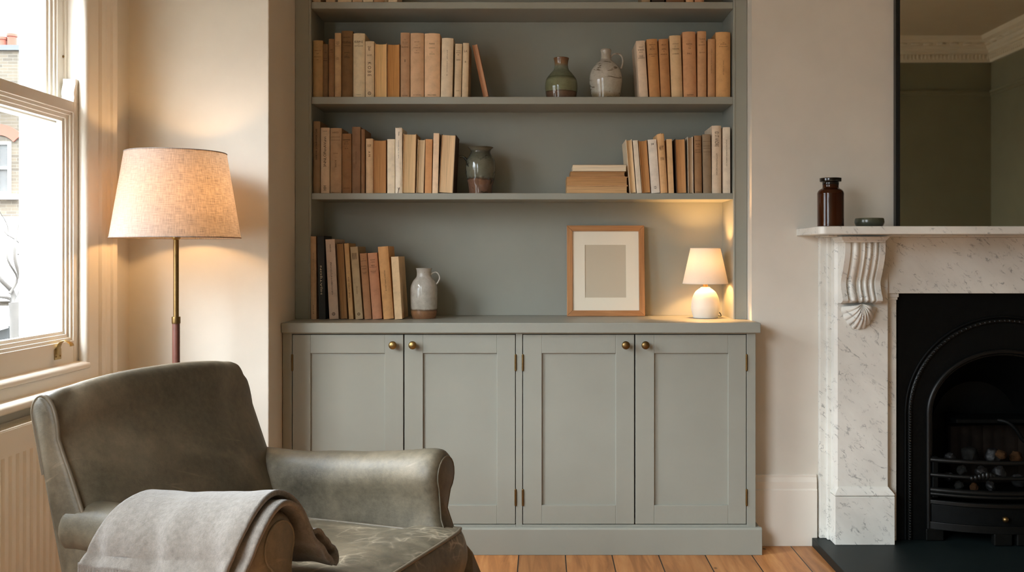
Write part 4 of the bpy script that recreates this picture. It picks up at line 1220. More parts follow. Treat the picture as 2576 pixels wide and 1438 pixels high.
# mantel shelf with rounded corners
def rounded_corner_poly(x0, x1, y0, y1, r):
    pts = [(x0, y1)]
    for k in range(9): a = PI + (PI/2) * k/8; pts.append((x0 + r + r*math.cos(a), y0 + r + r*math.sin(a)))
    for k in range(9): a = 1.5*PI + (PI/2) * k/8; pts.append((x1 - r + r*math.cos(a), y0 + r + r*math.sin(a)))
    pts.append((x1, y1)); return pts
b = bmesh.new(); prism(b, rounded_corner_poly(MX0, MX1, 3.555, DC - .001, .028), 'z', MZ0, MZ1)
obj('mantel_shelf', b, M['marble'], fp, world=True, bevel=.003, smooth=35)
b = bmesh.new()
box(b, 1.095, 2*1.828 - 1.095, 3.70, DC - .001, MZ0 - .006, MZ0 - .0002)
obj('bed_moulding', b, M['marble'], fp, world=True, bevel=.002)
def jamb(mx):
    def B_(b, x0, x1, *r): box(b, min(mx(x0), mx(x1)), max(mx(x0), mx(x1)), *r)
    b = bmesh.new()
    B_(b, 1.107, 1.40, 3.858, DC - .001, HZ, MZ0 - .006)              # backing slab
    B_(b, 1.131, 1.40, 3.835, 3.858, HZ, MZ0 - .006)
    obj('backing_slab', b, M['marble'], fp, world=True, bevel=.002)
    b = bmesh.new()
    prism(b, [(mx(1.146), 3.835), (mx(1.146), 3.797), (mx(1.158), 3.790), (mx(1.355), 3.790), (mx(1.355), 3.835)], 'z', .245, MZ0 - .006)
    obj('pilaster', b, M['marble'], fp, world=True, bevel=.0015)
    # plinth block: square block, ovolo cap
    z1_, z2_ = Z(1248, 3.768), Z(1227, 3.785)
    b = bmesh.new(); B_(b, 1.141, 1.374, 3.768, 3.835, HZ, z1_ - .0012)
    rings = []
    for dz, ins in ((0, .003), (.002, .0), (.006, 0), (.016, .006), (.026, .014), (.030, .0165), (z2_ - z1_ + .004, .0175)):
        x0, x1 = 1.141 + ins, 1.374 - ins
        rings.append([(mx(x0), 3.768 + ins, z1_ + dz), (mx(x1), 3.768 + ins, z1_ + dz), (mx(x1), 3.836, z1_ + dz), (mx(x0), 3.836, z1_ + dz)])
    loft(b, rings)
    obj('plinth_block', b, M['marble'], fp, world=True, bevel=.0015)
    # slip lining the opening, with a little cap
    b = bmesh.new(); B_(b, 1.3560, 1.400, 3.822, DC - .03, HZ, 1.0138)
    B_(b, 1.356, 1.407, 3.815, 3.83, Z(747, 3.82), 1.0136); B_(b, 1.356, 1.403, 3.818, 3.83, Z(754, 3.82), Z(747, 3.82))
    obj('slip', b, M['marble'], fp, world=True, bevel=.0015)
    # corbel: S-scroll with flutes
    cx0, cx1 = 1.158, 1.312
    zc1_, zc0_ = Z(609, 3.70), Z(763, 3.735)
    b = bmesh.new()
    ns, nx = 44, 60
    def dep(t):      # projection of the scroll face in front of the pilaster along its height (t = 0 top)
        return .046 * (1 - smoothstep(.10, .70, t)) + .036 + .016 * math.exp(-((t - .93) / .085) ** 2) - .010 * math.exp(-((t - .66) / .12) ** 2)
    def flute(u):    # carved section across the width: flat borders, broad and narrow rolls
        if u < .135 or u > .865: return .012
        e = 0.0
        for c_, w_, h_ in ((.285, .088, .016), (.485, .042, .013), (.625, .052, .014), (.775, .052, .013)):
            q = (u - c_) / w_
            if abs(q) < 1: e = max(e, h_ * math.sqrt(1 - q * q))
        return e
    rows = []
    for i in range(ns + 1):
        t = i / ns
        row = []
        z = zc1_ + (zc0_ - zc1_) * t
        curl = max(0, (t - .95) / .05)
        for j in range(nx + 1):
            u = j / nx
            x = cx0 + (cx1 - cx0) * u
            d = dep(t) + flute(u)
            d *= (1 - .35 * curl * curl)
            row.append((mx(x), 3.789 - d, z))
        row = [(mx(cx0), 3.7895, z)] + row + [(mx(cx1), 3.7895, z)]
        rows.append(row)
    vr = loft(b, rows, False, False, False)
    for r_ in (vr[0], vr[-1]): b.faces.new(r_)
    co = obj('corbel', b, M['marble'], fp, world=True, smooth=38)
    b = bmesh.new()   # abacus over the corbel
    rings = []
    za = Z(609, 3.68)
    for dz, ins in ((0, .012), (.006, .011), (.010, .006), (.016, .003), (.018, 0), (MZ0 - .0064 - za, 0)):
        x0, x1 = 1.1335 + ins, 1.3165 - ins
        rings.append([(mx(x0), 3.664 + ins, za + dz), (mx(x1), 3.664 + ins, za + dz), (mx(x1), 3.79, za + dz), (mx(x0), 3.79, za + dz)])
    loft(b, rings)
    obj('abacus', b, M['marble'], co, world=True, bevel=.001)
    # shell leaf under the corbel
    b = bmesh.new()
    sx, szt, szb = 1.238, Z(763, 3.76), Z(830, 3.76)
    hgt = szt - szb; half = .064
    na, nr = 84, 18
    rows = []
    for i in range(nr + 1):
        q = i / nr
        row = []
        for j in range(na + 1):
            a = -1 + 2 * j / na               # fan angle -1..1
            th = a * 1.45
            lob = abs(math.cos(a * 9 * PI / 2))  # ribs
            edge = 1 - .06 * (1 - lob)
            rx, rz = half * edge, hgt * edge
            e_ = q
            x = sx + rx * math.sin(th) * (e_ ** .9) * (.72 + .28 * e_) * 1.08
            z = szt - rz * (math.cos(th) * .985 + .02) * e_ 
            y = 3.789 - (.040 * (1 - e_ ** 2.2) + .016 * math.sin(PI * min(1, e_)) + .004 + .0075 * lob * math.sin(PI * min(1, .12 + e_ * .80)))
            row.append((mx(x), y, z))
        rows.append(row)
    vr = loft(b, rows, False, False, False)
    back = [b.verts.new((v.co.x, 3.7895, v.co.z)) for v in vr[-1]]
    for j in range(na): b.faces.new((vr[-1][j], vr[-1][j + 1], back[j + 1], back[j]))
    obj('shell_leaf', b, M['marble'], co, world=True, smooth=50)
pairs(jamb)
b = bmesh.new(); box(b, 1.3555, 2*1.828 - 1.3555, 3.803, DC - .001, 1.0142, MZ0 - .0062)
obj('frieze', b, M['marble'], fp, world=True, bevel=.0015)

# cast-iron register grate
ig = thing('fire_grate', 'black cast-iron arched register grate inside the marble chimneypiece', 'grate', (1.828, 3.85, HZ))
GX = X(2525, 3.84); GY = 3.838
AO = (2525 - 2287) * GY / F; zsp = Z(1040, GY)      # outer arch radius and springing
AI = (2525 - 2338) * GY / F
ai_z = Z(887, GY) - zsp
ao_z = Z(806, GY) - zsp
def arch_pts(rx, rz, zfoot, n=40):
    pts = [(GX - rx, zfoot)]
    for k in range(n + 1):
        a = PI - PI * k / n
        pts.append((GX + rx * math.cos(a), zsp + rz * math.sin(a)))
    pts.append((GX + rx, zfoot)); return pts
# front plate with the arched hole
b = bmesh.new()
ap = arch_pts(AI + .004, ai_z + .004, HZ + .001)
x0, x1, ztp = 1.4004, 2*1.828 - 1.4004, 1.0135
for ya in (GY, GY + .012):
    pass
ou = [(x0, HZ + .001)] + [(x0, zsp)] * 0
n = len(ap)
def outer_for(p):
    # push the arch point out to the rectangle
    dx, dz = p[0] - GX, p[1] - (zsp)
    if p[1] <= zsp: return (x0 if dx < 0 else x1, p[1])
    s = min(((x1 - GX) / abs(dx)) if abs(dx) > 1e-6 else 1e9, (ztp - zsp) / dz if dz > 1e-6 else 1e9)
    return (GX + dx * s, zsp + dz * s)
op = [outer_for(p) for p in ap]
rows = [[(p[0], GY, p[1]) for p in op], [(p[0], GY, p[1]) for p in ap], [(p[0], GY + .02, p[1]) for p in ap]]
loft(b, rows, False, False, False)
obj('front_plate', b, M['iron'], ig, world=True, smooth=30)
b = bmesh.new()
for s in (-1, 1):      # top corner fillers
    cx_ = x0 if s < 0 else x1
    box(b, min(cx_, cx_ - s * .12), max(cx_, cx_ - s * .12), GY + .001, GY + .01, ztp - .12, ztp)
obj('corner_plate', b, M['iron'], ig, world=True)
# rope moulding (outer arch) and plain inner moulding
pa = arch_pts(AO, ao_z, HZ + .002, 60)
b = bmesh.new(); tube(b, [(p[0], GY - .003, p[1]) for p in pa], .009, 10)
for q in range(len(pa) - 1):
    p, p2 = Vector((pa[q][0], pa[q][1])), Vector((pa[q+1][0], pa[q+1][1]))
    nseg = max(1, int((p2 - p).length / .0105))
    for k in range(nseg):
        if (p + (p2 - p) * (k / nseg)).y < HZ + .012: continue
        c = p + (p2 - p) * (k / nseg)
        sphere(b, (c.x, GY - .009, c.y), .0068, 6, 5)
obj('rope_moulding', b, M['ironb'], ig, world=True, smooth=60)
b = bmesh.new(); tube(b, [(p[0], GY - .001, p[1]) for p in arch_pts(AO + .016, ao_z + .016, HZ + .002, 60)], .006, 8); obj('outer_fillet', b, M['iron'], ig, world=True, smooth=60)
b = bmesh.new()
tube(b, [(p[0], GY - .004, p[1]) for p in arch_pts(AI + .006, ai_z + .006, HZ + .002, 60)], .010, 10)
tube(b, [(p[0], GY + .004, p[1]) for p in arch_pts(AI - .006, ai_z - .006, HZ + .002, 60)], .006, 8)
obj('inner_moulding', b, M['ironb'], ig, world=True, smooth=60)
# firebox: tapering iron cheeks, hood and back
b = bmesh.new()
fr = arch_pts(AI, ai_z, HZ + .001); k_ = .62
bk = [(GX + (p[0] - GX) * k_, HZ + .001 + (p[1] - HZ) * .80) for p in fr]
loft(b, [[(p[0], GY + .02, p[1]) for p in fr], [(p[0], GY + .26, p[1]) for p in bk]], False, False, False)
f_ = b.faces.new([b.verts.new((p[0], GY + .26, p[1])) for p in bk])
obj('firebox', b, M['iron'], ig, world=True, smooth=35)
# fluted fireclay back
b = bmesh.new()
xl, xr = X(2392, 4.02), X(2658, 4.02)
pts = []; nn = 60
for k in range(nn + 1):
    t = k / nn
    pts.append((xl + (xr - xl) * t, 4.02 - .10 * 0 + .03 * (1 - (2*t-1)**2) - .006 * abs(math.sin(t * PI * 9))))
pts += [(xr, 4.065), (xl, 4.065)]
prism(b, pts, 'z', HZ + .12, Z(1072, 4.02))
obj('fireback', b, M['soot'], ig, world=True, smooth=40)
# cast damper hood and its scrolled bar
b = bmesh.new()
prism(b, [(4.03, Z(1045, 4.0)), (3.93, Z(1052, 3.95)), (3.93, Z(1062, 3.95)), (4.05, Z(1070, 4.0)), (4.06, Z(1045, 4.0))], 'x', X(2388, 4.0), X(2660, 4.0))
obj('canopy_plate', b, M['iron'], ig, world=True, bevel=.003)
b = bmesh.new(); tube(b, smooth_prof([(X(2510, 3.9), 3.90, Z(1056, 3.9)), (X(2535, 3.88), 3.88, Z(1062, 3.88)), (X(2556, 3.87), 3.87, Z(1080, 3.87)), (X(2575, 3.87), 3.87, Z(1108, 3.87)), (X(2600, 3.87), 3.87, Z(1120, 3.87))], 6), .008, 8)
obj('damper_handle', b, M['iron'], ig, world=True, smooth=60)
# bowed bars
def bow(px0, zc, bowd, r, zoff=0):
    xh = GX - X(px0, 3.80)
    return [(GX + xh * s, GY - .012 - bowd * (1 - s * s), zc) for s in [-1 + 2 * k / 36 for k in range(37)]]
for py, r in ((1160, .0095), (1198, .0085), (1236, .011), (1246, .008)):
    b = bmesh.new(); tube(b, bow(2348, Z(py, 3.79), .075, r), r, 10); obj('grate_bar', b, M['ironb'], ig, world=True, smooth=60)
b = bmesh.new()      # boss of leaves on the middle bar
for k in range(9):
    t = -1 + 2 * k / 8
    sphere(b, (X(2480, 3.77) + .055 * t, 3.757 + .01 * abs(t), Z(1198 - 4 * math.cos(t * 3), 3.77)), .012, 8, 6, .9, .8, 1.4 - .5 * abs(t))
obj('leaf_boss', b, M['ironb'], ig, world=True, smooth=60)
for s in (-1, 1):
    xa = GX + s * (GX - X(2344, 3.83)); xb = GX + s * (GX - X(2358, 3.83))
    obj('grate_cheek', bx(min(xa, xb), max(xa, xb), GY - .018, GY + .15, Z(1250, 3.83), Z(1147, 3.83)), M['iron'], ig, world=True, bevel=.003)
# ash drawer front, bowed, with its knob; skirting foot
def bowed_panel(nm, px0, za, zb, bowd, th, mat, par=ig):
    b = bmesh.new(); xh = GX - X(px0, 3.80)
    fr_ = [(GX + xh * s, GY - .012 - bowd * (1 - s * s)) for s in [-1 + 2 * k / 36 for k in range(37)]]
    bk_ = [(x, y + th) for x, y in reversed(fr_)]
    prism(b, fr_ + bk_, 'z', za, zb)
    return obj(nm, b, mat, par, world=True, bevel=.002)
bowed_panel('ash_rim', 2346, Z(1272, 3.79), Z(1262, 3.79), .082, .02, M['ironb'])
dr = bowed_panel('ash_drawer', 2350, Z(1318, 3.79), Z(1273, 3.79), .070, .015, M['iron'])
b = bmesh.new(); kx, kz = X(2527, 3.75), Z(1305, 3.75); sphere(b, (kx, 3.742, kz), .012, 16, 10); cyl_y(b, kx, kz, .006, 3.742, 3.758, 12)
obj('knob', b, M['brass_d'], dr, world=True, smooth=60)
bowed_panel('foot_rail', 2345, Z(1338, 3.78), Z(1319, 3.78), .080, .018, M['ironb'])
for s in (-.95, -.15, .15, .95):
    x_ = GX + s * (GX - X(2350, 3.79)); yb_ = GY - .012 - .078 * (1 - s*s)
    obj('foot', bx(x_ - .035, x_ + .035, yb_, yb_ + .03, HZ + .0005, Z(1337, 3.78)), M['ironb'], ig, world=True, bevel=.004)
obj('fuel_tray', bx(GX - .22, GX + .22, GY - .03, GY + .17, Z(1244, 3.80) - .008, Z(1244, 3.80)), M['iron'], ig, world=True)
# coals and ash-crusted lumps in the basket
m_coal = paint('black_coal', (9, 9, 9), .6, .5, .5, .6, 25)
m_clink = paint('rusty_ash_crust', (52, 34, 18), .95, .4, .1, .6, 30)
m_ash = paint('grey_ash_crust', (26, 26, 24), .95, .35, .1, .6, 30)
def lump(px, py, D, r, mat, lab, seed, group='coals in the grate'):
    b = bmesh.new()
    bmesh.ops.create_icosphere(b, subdivisions=3, radius=r)
    for v in b.verts:
        n_ = v.co.normalized(); k = 1 + .30 * mnoise.noise(n_ * 1.7 + Vector((seed * 3.1, seed, 0))) + .12 * mnoise.noise(n_ * 5 + Vector((seed, 2, seed)))
        v.co = n_ * r * k; v.co.z *= .8
    o = obj('coal_lump', b, mat, None, smooth=40)
    o.location = (X(px, D), D, Z(py, D)); o.rotation_euler = (seed, seed * 2, seed * 3)
    tag(o, lab, 'coal', group)
lump(2440, 1143, 3.915, .034, m_ash, 'grey ash-crusted coal lump on top of the grate heap', 1)
lump(2497, 1146, 3.925, .031, m_coal, 'dark coal lump behind the rust-coloured lump in the grate', 2)
lump(2519, 1143, 3.87, .020, m_clink, 'small rust-orange lump on the grate heap', 3)
lump(2556, 1150, 3.90, .026, m_clink, 'flat tan lump at the outer side of the grate heap', 4)
lump(2390, 1150, 3.915, .022, m_coal, 'brown-black lump by the window-side cheek of the grate', 5)
lump(2420, 1182, 3.85, .021, m_ash, 'pale lump between the top and middle grate bars', 6)
lump(2412, 1220, 3.85, .018, m_ash, 'round pale lump low behind the bars', 7)
lump(2450, 1224, 3.845, .017, m_clink, 'yellowish low lump behind the grate bars', 8)
lump(2470, 1188, 3.86, .024, m_coal, 'black lump behind the leaf boss of the grate', 9)
lump(2514, 1188, 3.87, .026, m_coal, 'black lump above the ash drawer knob', 10)
lump(2492, 1222, 3.84, .020, m_coal, 'low black lump behind the lower grate bars', 11)
lump(2560, 1208, 3.87, .026, m_coal, 'black lump beyond the knob at the side of the grate', 12)
lump(2386, 1198, 3.90, .020, m_coal, 'black lump low against the window-side cheek', 13)

# hearth
b = bmesh.new(); hx_ = 2*1.828 - 1.078
prism(b, [(1.078, 3.36), (hx_, 3.36), (hx_, DC - .0185), (FX1 + .003 + .30, DC - .0185), (FX1 - .002, DC - .0185), (FX1 - .002, 4.37), (FX0 + .002, 4.37), (FX0 + .002, DC - .0185), (1.078, DC - .0185)], 'z', .0003, HZ - .0005)
o = obj('hearth', b, M['slate'], None, bevel=.002)
tag(o, 'dark slate hearth slab in front of the fireplace', 'hearth')

# mirror
DM = 3.862
mr = thing('mirror', 'large black-framed overmantel mirror standing on the marble mantel shelf', 'mirror', (1.828, DM, MZ1 + .0004))
mx0 = X(2253.5, DM - .004); mx1 = 2*1.828 - mx0; mz0, mz1 = MZ1 + .0006, 2.66
fwm = X(2264, DM) - X(2253.5, DM)
for nm, r in (('frame_stile', (mx0, mx0 + fwm, mz0, mz1)), ('frame_stile', (mx1 - fwm, mx1, mz0, mz1)), ('frame_rail', (mx0 + fwm, mx1 - fwm, mz1 - fwm, mz1)), ('frame_rail', (mx0 + fwm, mx1 - fwm, mz0, mz0 + .004))):
    b = bmesh.new(); x0, x1, z0, z1 = r
    box(b, x0, x1, DM - .004, DC - .002, z0, z1)
    if nm == 'frame_stile':
        box(b, x0 + .0045, x0 + .0065, DM - .0062, DM - .004, z0, z1); box(b, x0 + .011, x1, DM - .0058, DM - .004, z0, z1)
    obj(nm, b, M['black'], mr, world=True)
m_mir, nt, b_ = new_mat('old_dim_mirror_glass')
b_.inputs['Metallic'].default_value = 1.0; b_.inputs['Roughness'].default_value = 0.02
L(nt, ramp(nt, noise(nt, coords(nt), 3, 3), [(.3, srgb((206, 208, 192))), (.7, srgb((212, 214, 198)))]), b_.inputs['Base Color'])
obj('mirror_glass', bx(mx0 + fwm - .001, mx1 - fwm + .001, DM, DM + .004, mz0 + .003, mz1 - fwm + .001), m_mir, mr, world=True)

# amber bottle and dish on the mantel
DB_ = 3.70; kb = DB_ / F
m_amb, nt, b_ = new_mat('amber_glass')
b_.inputs['Base Color'].default_value = srgb((74, 34, 14)); b_.inputs['Roughness'].default_value = .06
b_.inputs['Transmission Weight'].default_value = .55; b_.inputs['IOR'].default_value = 1.45
L(nt, ramp(nt, noise(nt, coords(nt), 8, 2), [(.3, srgb((70, 32, 12))), (.7, srgb((92, 44, 18)))]), b_.inputs['Base Color'])
bo = thing('apothecary_bottle', 'brown amber glass apothecary bottle with black stopper on the mantel shelf', 'bottle', (X(2089.5, DB_), DB_, MZ1 + .0004))
def bz(y): return Z(y, DB_) - MZ1
hb = bz(479)
b = bmesh.new()
lathe(b, smooth_prof([(30 * kb, 0), (32.4 * kb, .003), (32.4 * kb, .02), (32.5 * kb, hb - .03), (32.4 * kb, hb - .010), (28.5 * kb, hb + .001), (21.5 * kb, hb + .008), (19.8 * kb, hb + .013), (19.6 * kb, hb + .022), (15 * kb, hb + .022), (15 * kb, hb + .010), (28 * kb, hb - .014), (29.5 * kb, hb - .03), (29.4 * kb, .008), (2 * kb, .006)], 5), 0, 0, 48)
obj('body', b, m_amb, bo, smooth=60)
m_stop = paint('black_glass_stopper', (20, 15, 12), .12, .1, .6, 0)
b = bmesh.new(); lathe(b, smooth_prof([(14.5 * kb, hb + .010), (14.7 * kb, hb + .022), (20.2 * kb, hb + .0224), (20.2 * kb, bz(459)), (25.5 * kb, bz(457.5)), (26.6 * kb, bz(455)), (26.6 * kb, bz(450)), (25 * kb, bz(448)), (.001, bz(447.6))], 4), 0, 0, 48)
obj('stopper', b, m_stop, bo, smooth=50)
DD = 3.72; kd = DD / F
ds = thing('ceramic_dish', 'small dark green pottery dish beside the amber bottle on the mantel shelf', 'dish', (X(2187, DD), DD, MZ1 + .0004))
b = bmesh.new(); hz = Z(549.5, DD) - MZ1
lathe(b, smooth_prof([(26 * kd, 0), (31 * kd, .002), (35.5 * kd, hz * .45), (35.5 * kd, hz * .8), (34.2 * kd, hz), (33 * kd, hz - .001), (31.5 * kd, hz * .5), (24 * kd, .008), (2 * kd, .007)], 5), 0, 0, 56)
m_dish = ceramic('dark_green_glaze', [(0, (54, 58, 48)), (.012, (66, 70, 58)), (.03, (84, 84, 66))], .2)
obj('bowl', b, m_dish, ds, smooth=60)
# ================================================================== leather armchair
TH = math.radians(20)
CO = Vector((-.316, 2.245, 0))
ch = thing('armchair', 'worn grey-brown leather armchair with rolled arms, turned away from the window', 'armchair', CO, -TH)
# local axes: x = forward (u), y = towards the bookcase (w), z = up
LE = M['leather']
def wr(p, s=9.0, a=.004):
    return mnoise.noise(Vector(p) * s) * a

# ---- seat cushion (T-shaped), pillow top with creases
ZSB, ZST = .305, .452
def hw_(u): return .262 + .072 * smoothstep(-.135, -.105, u)
NU, NW = 56, 56
U0, U1 = -.60, .0
def uu(i):
    return U0 + (U1 - U0) * i / NU
def cush(i, j, top):
    a = -1 + 2 * i / NU; c = -1 + 2 * j / NW
    u = uu(i); w = c * hw_(u)
    # round the corners in plan
    ea = abs(a) ** 10; ec = abs(c) ** 10
    u -= (1 if a > 0 else -1) * .012 * ea * ec; w -= (1 if c > 0 else -1) * .012 * ea * ec
    crown = (1 - a ** 6) * (1 - c ** 6)
    if top:
        z = ZST - .008 + .020 * crown + wr((u, w, 3.1), 7, .007) * crown
        z += .005 * (mnoise.ridged_multi_fractal(Vector((u * 6 + w * 3, w * 6 - u * 2, .5)), 1.0, 2.0, 3, 1.0, 2.0) - 1.2) * crown * .7
        # soft pleats running in from the front edge
        z -= .0045 * max(0, math.sin(w * 62 + 4 * u)) ** 3 * smoothstep(-.22, -.03, u) * (1 - smoothstep(-.03, .0, u)) 
    else:
        z = ZSB + .004 * (1 - crown)
    return (u, w, z)
b = bmesh.new()
tv = [[b.verts.new(cush(i, j, True)) for j in range(NW + 1)] for i in range(NU + 1)]
bv = [[b.verts.new(cush(i, j, False)) for j in range(NW + 1)] for i in range(NU + 1)]
for g, rev in ((tv, False), (bv, True)):
    for i in range(NU):
        for j in range(NW):
            q = (g[i][j], g[i+1][j], g[i+1][j+1], g[i][j+1])
            b.faces.new(q if not rev else tuple(reversed(q)))
per = [(i, 0) for i in range(NU)] + [(NU, j) for j in range(NW)] + [(NU - i, NW) for i in range(NU)] + [(0, NW - j) for j in range(NW)]
LV = 7
cols = []
for (i, j) in per:
    t_, bt_ = tv[i][j], bv[i][j]
    out = Vector((1 if i == NU else (-1 if i == 0 else 0), 1 if j == NW else (-1 if j == 0 else 0), 0)).normalized()
    col_ = [t_]
    for k in range(1, LV):
        s = k / LV
        p = t_.co.lerp(bt_.co, s) + out * (.020 * math.sin(PI * s) + wr((t_.co.x * 1.0, t_.co.y, s), 8, .004))
        col_.append(b.verts.new(p))
    col_.append(bt_); cols.append(col_)
for q in range(len(cols)):
    a_, c_ = cols[q], cols[(q + 1) % len(cols)]
    for k in range(LV):
        try: b.faces.new((a_[k], a_[k+1], c_[k+1], c_[k]))
        except ValueError: pass
edge_t = [tuple(tv[i][j].co + Vector((0, 0, .001))) for i, j in per]
edge_b = [tuple(bv[i][j].co) for i, j in per]
sc_ = obj('seat_cushion', b, M['leather_seat'], ch, smooth=70)
for e_ in (edge_t, edge_b):
    b = bmesh.new(); tube(b, e_, .0046, 8, closed=True); obj('piping', b, M['piping'], sc_, smooth=70)

# ---- arms
def arm_section(u, side, zt, uf, shrink=0.0):
    """Rolled arm cross-section in (y, z), closed; side +1 = far arm."""
    tb = smoothstep(-.30, -.63, u)
    r = .070 - .012 * tb - shrink
    cy, cz = .336 - .020 * tb, zt - .070 + .012 * tb
    pts = []
    fl = smoothstep(-.34, -.06, u)          # the arm flares towards its front foot
    pts += [(cy - .064 - .050 * fl + shrink, .26 + shrink * .5), (cy - .064 - .042 * fl + shrink, .34), (cy - .062 - .022 * fl + shrink, .41), (cy - .058 - .004 * fl + shrink, .47), (cy - .058 + shrink, cz - .055), (cy - .062 + shrink, cz - .03)]
    for k in range(15):
        a = math.radians(188 - k * (188 + 58) / 14)
        pts.append((cy + r * math.cos(a), cz + r * math.sin(a)))
    pts += [(cy + .026 - shrink, cz - .088), (cy + .020 - shrink, .43), (cy + .028 + .018 * fl - shrink, .37), (cy + .040 + .036 * fl - shrink, .30), (cy + .05 - shrink, .16), (cy - .04, .16), (cy - .07 + shrink, .2)]
    return [(side * y, z) for y, z in pts]
def sweep(u, z):
    """The front of the arm sweeps forward towards its foot."""
    return u + .080 * smoothstep(-.32, -.07, u) * smoothstep(.50, .32, z)
def armtop(u): return .617 + (u + .62) * .056 - .010 * math.sin(PI * max(0, min(1, (u + .62) / .5)))
def make_arm(side, uf):
    b = bmesh.new(); rings = []
    us = [-.652 + (uf - .034 + .652) * k / 34 for k in range(35)]
    seq = [(-.670, .020), (-.667, .010), (-.660, .003)] + [(u, 0.0) for u in us] + [(uf - .022, .0015), (uf - .013, .005), (uf - .006, .011), (uf - .001, .019)]
    for u, s_ in seq:
        ring = []
        for (y, z) in arm_section(u, side, armtop(u), uf, s_):
            k = wr((u * 1.2, y * side, z + side), 8, .0045) * (1 if z > .3 else 0)
            ring.append((sweep(u, z), y + side * k, z + k * .8))
        rings.append(ring)
    loft(b, rings)
    ao = obj('arm', b, LE, ch, smooth=60)
    # scroll face panel with piping
    b = bmesh.new()
    sec = arm_section(uf, side, armtop(uf), uf, .021)
    loft(b, [[(sweep(uf, z) - .006, y, z) for y, z in sec], [(sweep(uf, z) + .001, y, z) for y, z in sec], [(sweep(uf, z) + .003, y, z) for y, z in arm_section(uf, side, armtop(uf), uf, .026)]])
    obj('scroll_panel', b, LE, ao, smooth=45)
    b = bmesh.new(); tube(b, [(sweep(uf, z) + .001, y, z) for y, z in sec], .0024, 8, closed=True); obj('piping', b, LE, ao, smooth=70)
    return ao
make_arm(1, -.062); make_arm(-1, -.112)

# ---- back
def uf_(z):     # front line of the back
    return -.62 - (z - .62) * .43
def ur_(z):
    return -.708 - (z - .62) * .24
HWB = .352
def back_ring(w):
    e = abs(w) / HWB
    rnd = 0.0
    if w > 0 and e > .80: rnd = 1 - math.sqrt(max(0.0, 1 - ((e - .80) / .20) ** 2))
    zt = .880 - .026 * e ** 2.2 - .004 * smoothstep(.9, 1.0, e) - .050 * rnd
    bul = .036 * (1 - e ** 4)
    rt = .092
    pts = []
    for k in range(14):                     # up the front
        z = .28 + (zt - rt - .28) * k / 13
        pts.append((uf_(z) + bul * math.sin(PI * min(1, max(0, (z - .34) / .50))) , z))
    f = pts[-1]; rb = ur_(zt - .04)
    mid = f[0] + (rb - f[0]) * .60
    for k in range(1, 14):
        a = PI * k / 14
        c_ = math.cos(a)
        if c_ > 0: pts.append((mid + (f[0] - mid) * c_, f[1] + rt * math.sin(a)))
        else: pts.append((mid + (mid - rb) * c_, zt - .04 + .04 * math.sin(a)))
    for k in range(10):
        z = zt - .04 - (zt - .04 - .20) * k / 9
        pts.append((ur_(z), z))
    if rnd:
        cu_ = [(uf_(z) + ur_(z)) / 2 for u, z in pts]
        pts = [(u + (c_ - u) * rnd * .92, z) for (u, z), c_ in zip(pts, cu_)]
    return pts
b = bmesh.new(); rings = []
ws = [-HWB + 1.8 * HWB * k / 54 for k in range(54)] + [HWB * (.80 + .20 * math.sin(PI / 2 * k / 14)) for k in range(15)]
for w in ws:
    ring = []
    e = abs(w) / HWB
    for (u, z) in back_ring(w):
        k = wr((u, w, z), 6, .006) * (1 - e ** 6)
        # pull-pleats near the upper corners
        pl = .006 * max(0, math.sin((w * w * 60 + z * 55))) ** 4 * smoothstep(.6, .9, e) * (1 - smoothstep(.96, 1, e)) * smoothstep(.74, .84, z)
        ring.append((u + k - pl, w, z + k * .4 - pl * .5))
    rings.append(ring)
loft(b, rings, True, True, True)
bo_ = obj('backrest', b, LE, ch, smooth=70)
for s in (-1, 1):
    sec = back_ring(s * HWB)
    b = bmesh.new()
    cu = sum(p[0] for p in sec) / len(sec)
    def ins(p, k): return (p[0] + ((uf_(p[1]) + ur_(p[1])) / 2 - p[0]) * k, p[1] - .012 * k)
    if s > 0: continue
    loft(b, [[(u, s * (HWB - .001), z) for u, z in sec], [(u, s * (HWB + .004), z) for u, z in [ins(p, .06) for p in sec]], [(u, s * (HWB + .008), z) for u, z in [ins(p, .3) for p in sec]]])
    obj('side_panel', b, LE, bo_, smooth=50)
    b = bmesh.new(); tube(b, [(u + (.001 if u > cu else -.001), s * (HWB + .001), z + .001) for u, z in sec[3:30]], .0050, 8); obj('piping', b, M['piping'], bo_, smooth=70)

# ---- frame below: seat rail, outside panels, turned legs
b = bmesh.new()
box(b, -.66, -.020, -.345, .345, .15, .303)
obj('seat_frame', b, LE, ch, bevel=.012)
m_leg = wood('dark_turned_leg', (42, 28, 20), (66, 46, 32))
for (u, w) in ((-.075, .31), (-.12, -.31), (-.64, .30), (-.64, -.30)):
    b = bmesh.new()
    lathe(b, smooth_prof([(.014, .0), (.018, .004), (.018, .02), (.014, .026), (.017, .05), (.026, .10), (.022, .125), (.028, .135), (.028, .1495)], 4), u, w, 24)
    lo_ = obj('leg', b, m_leg, ch, smooth=50)

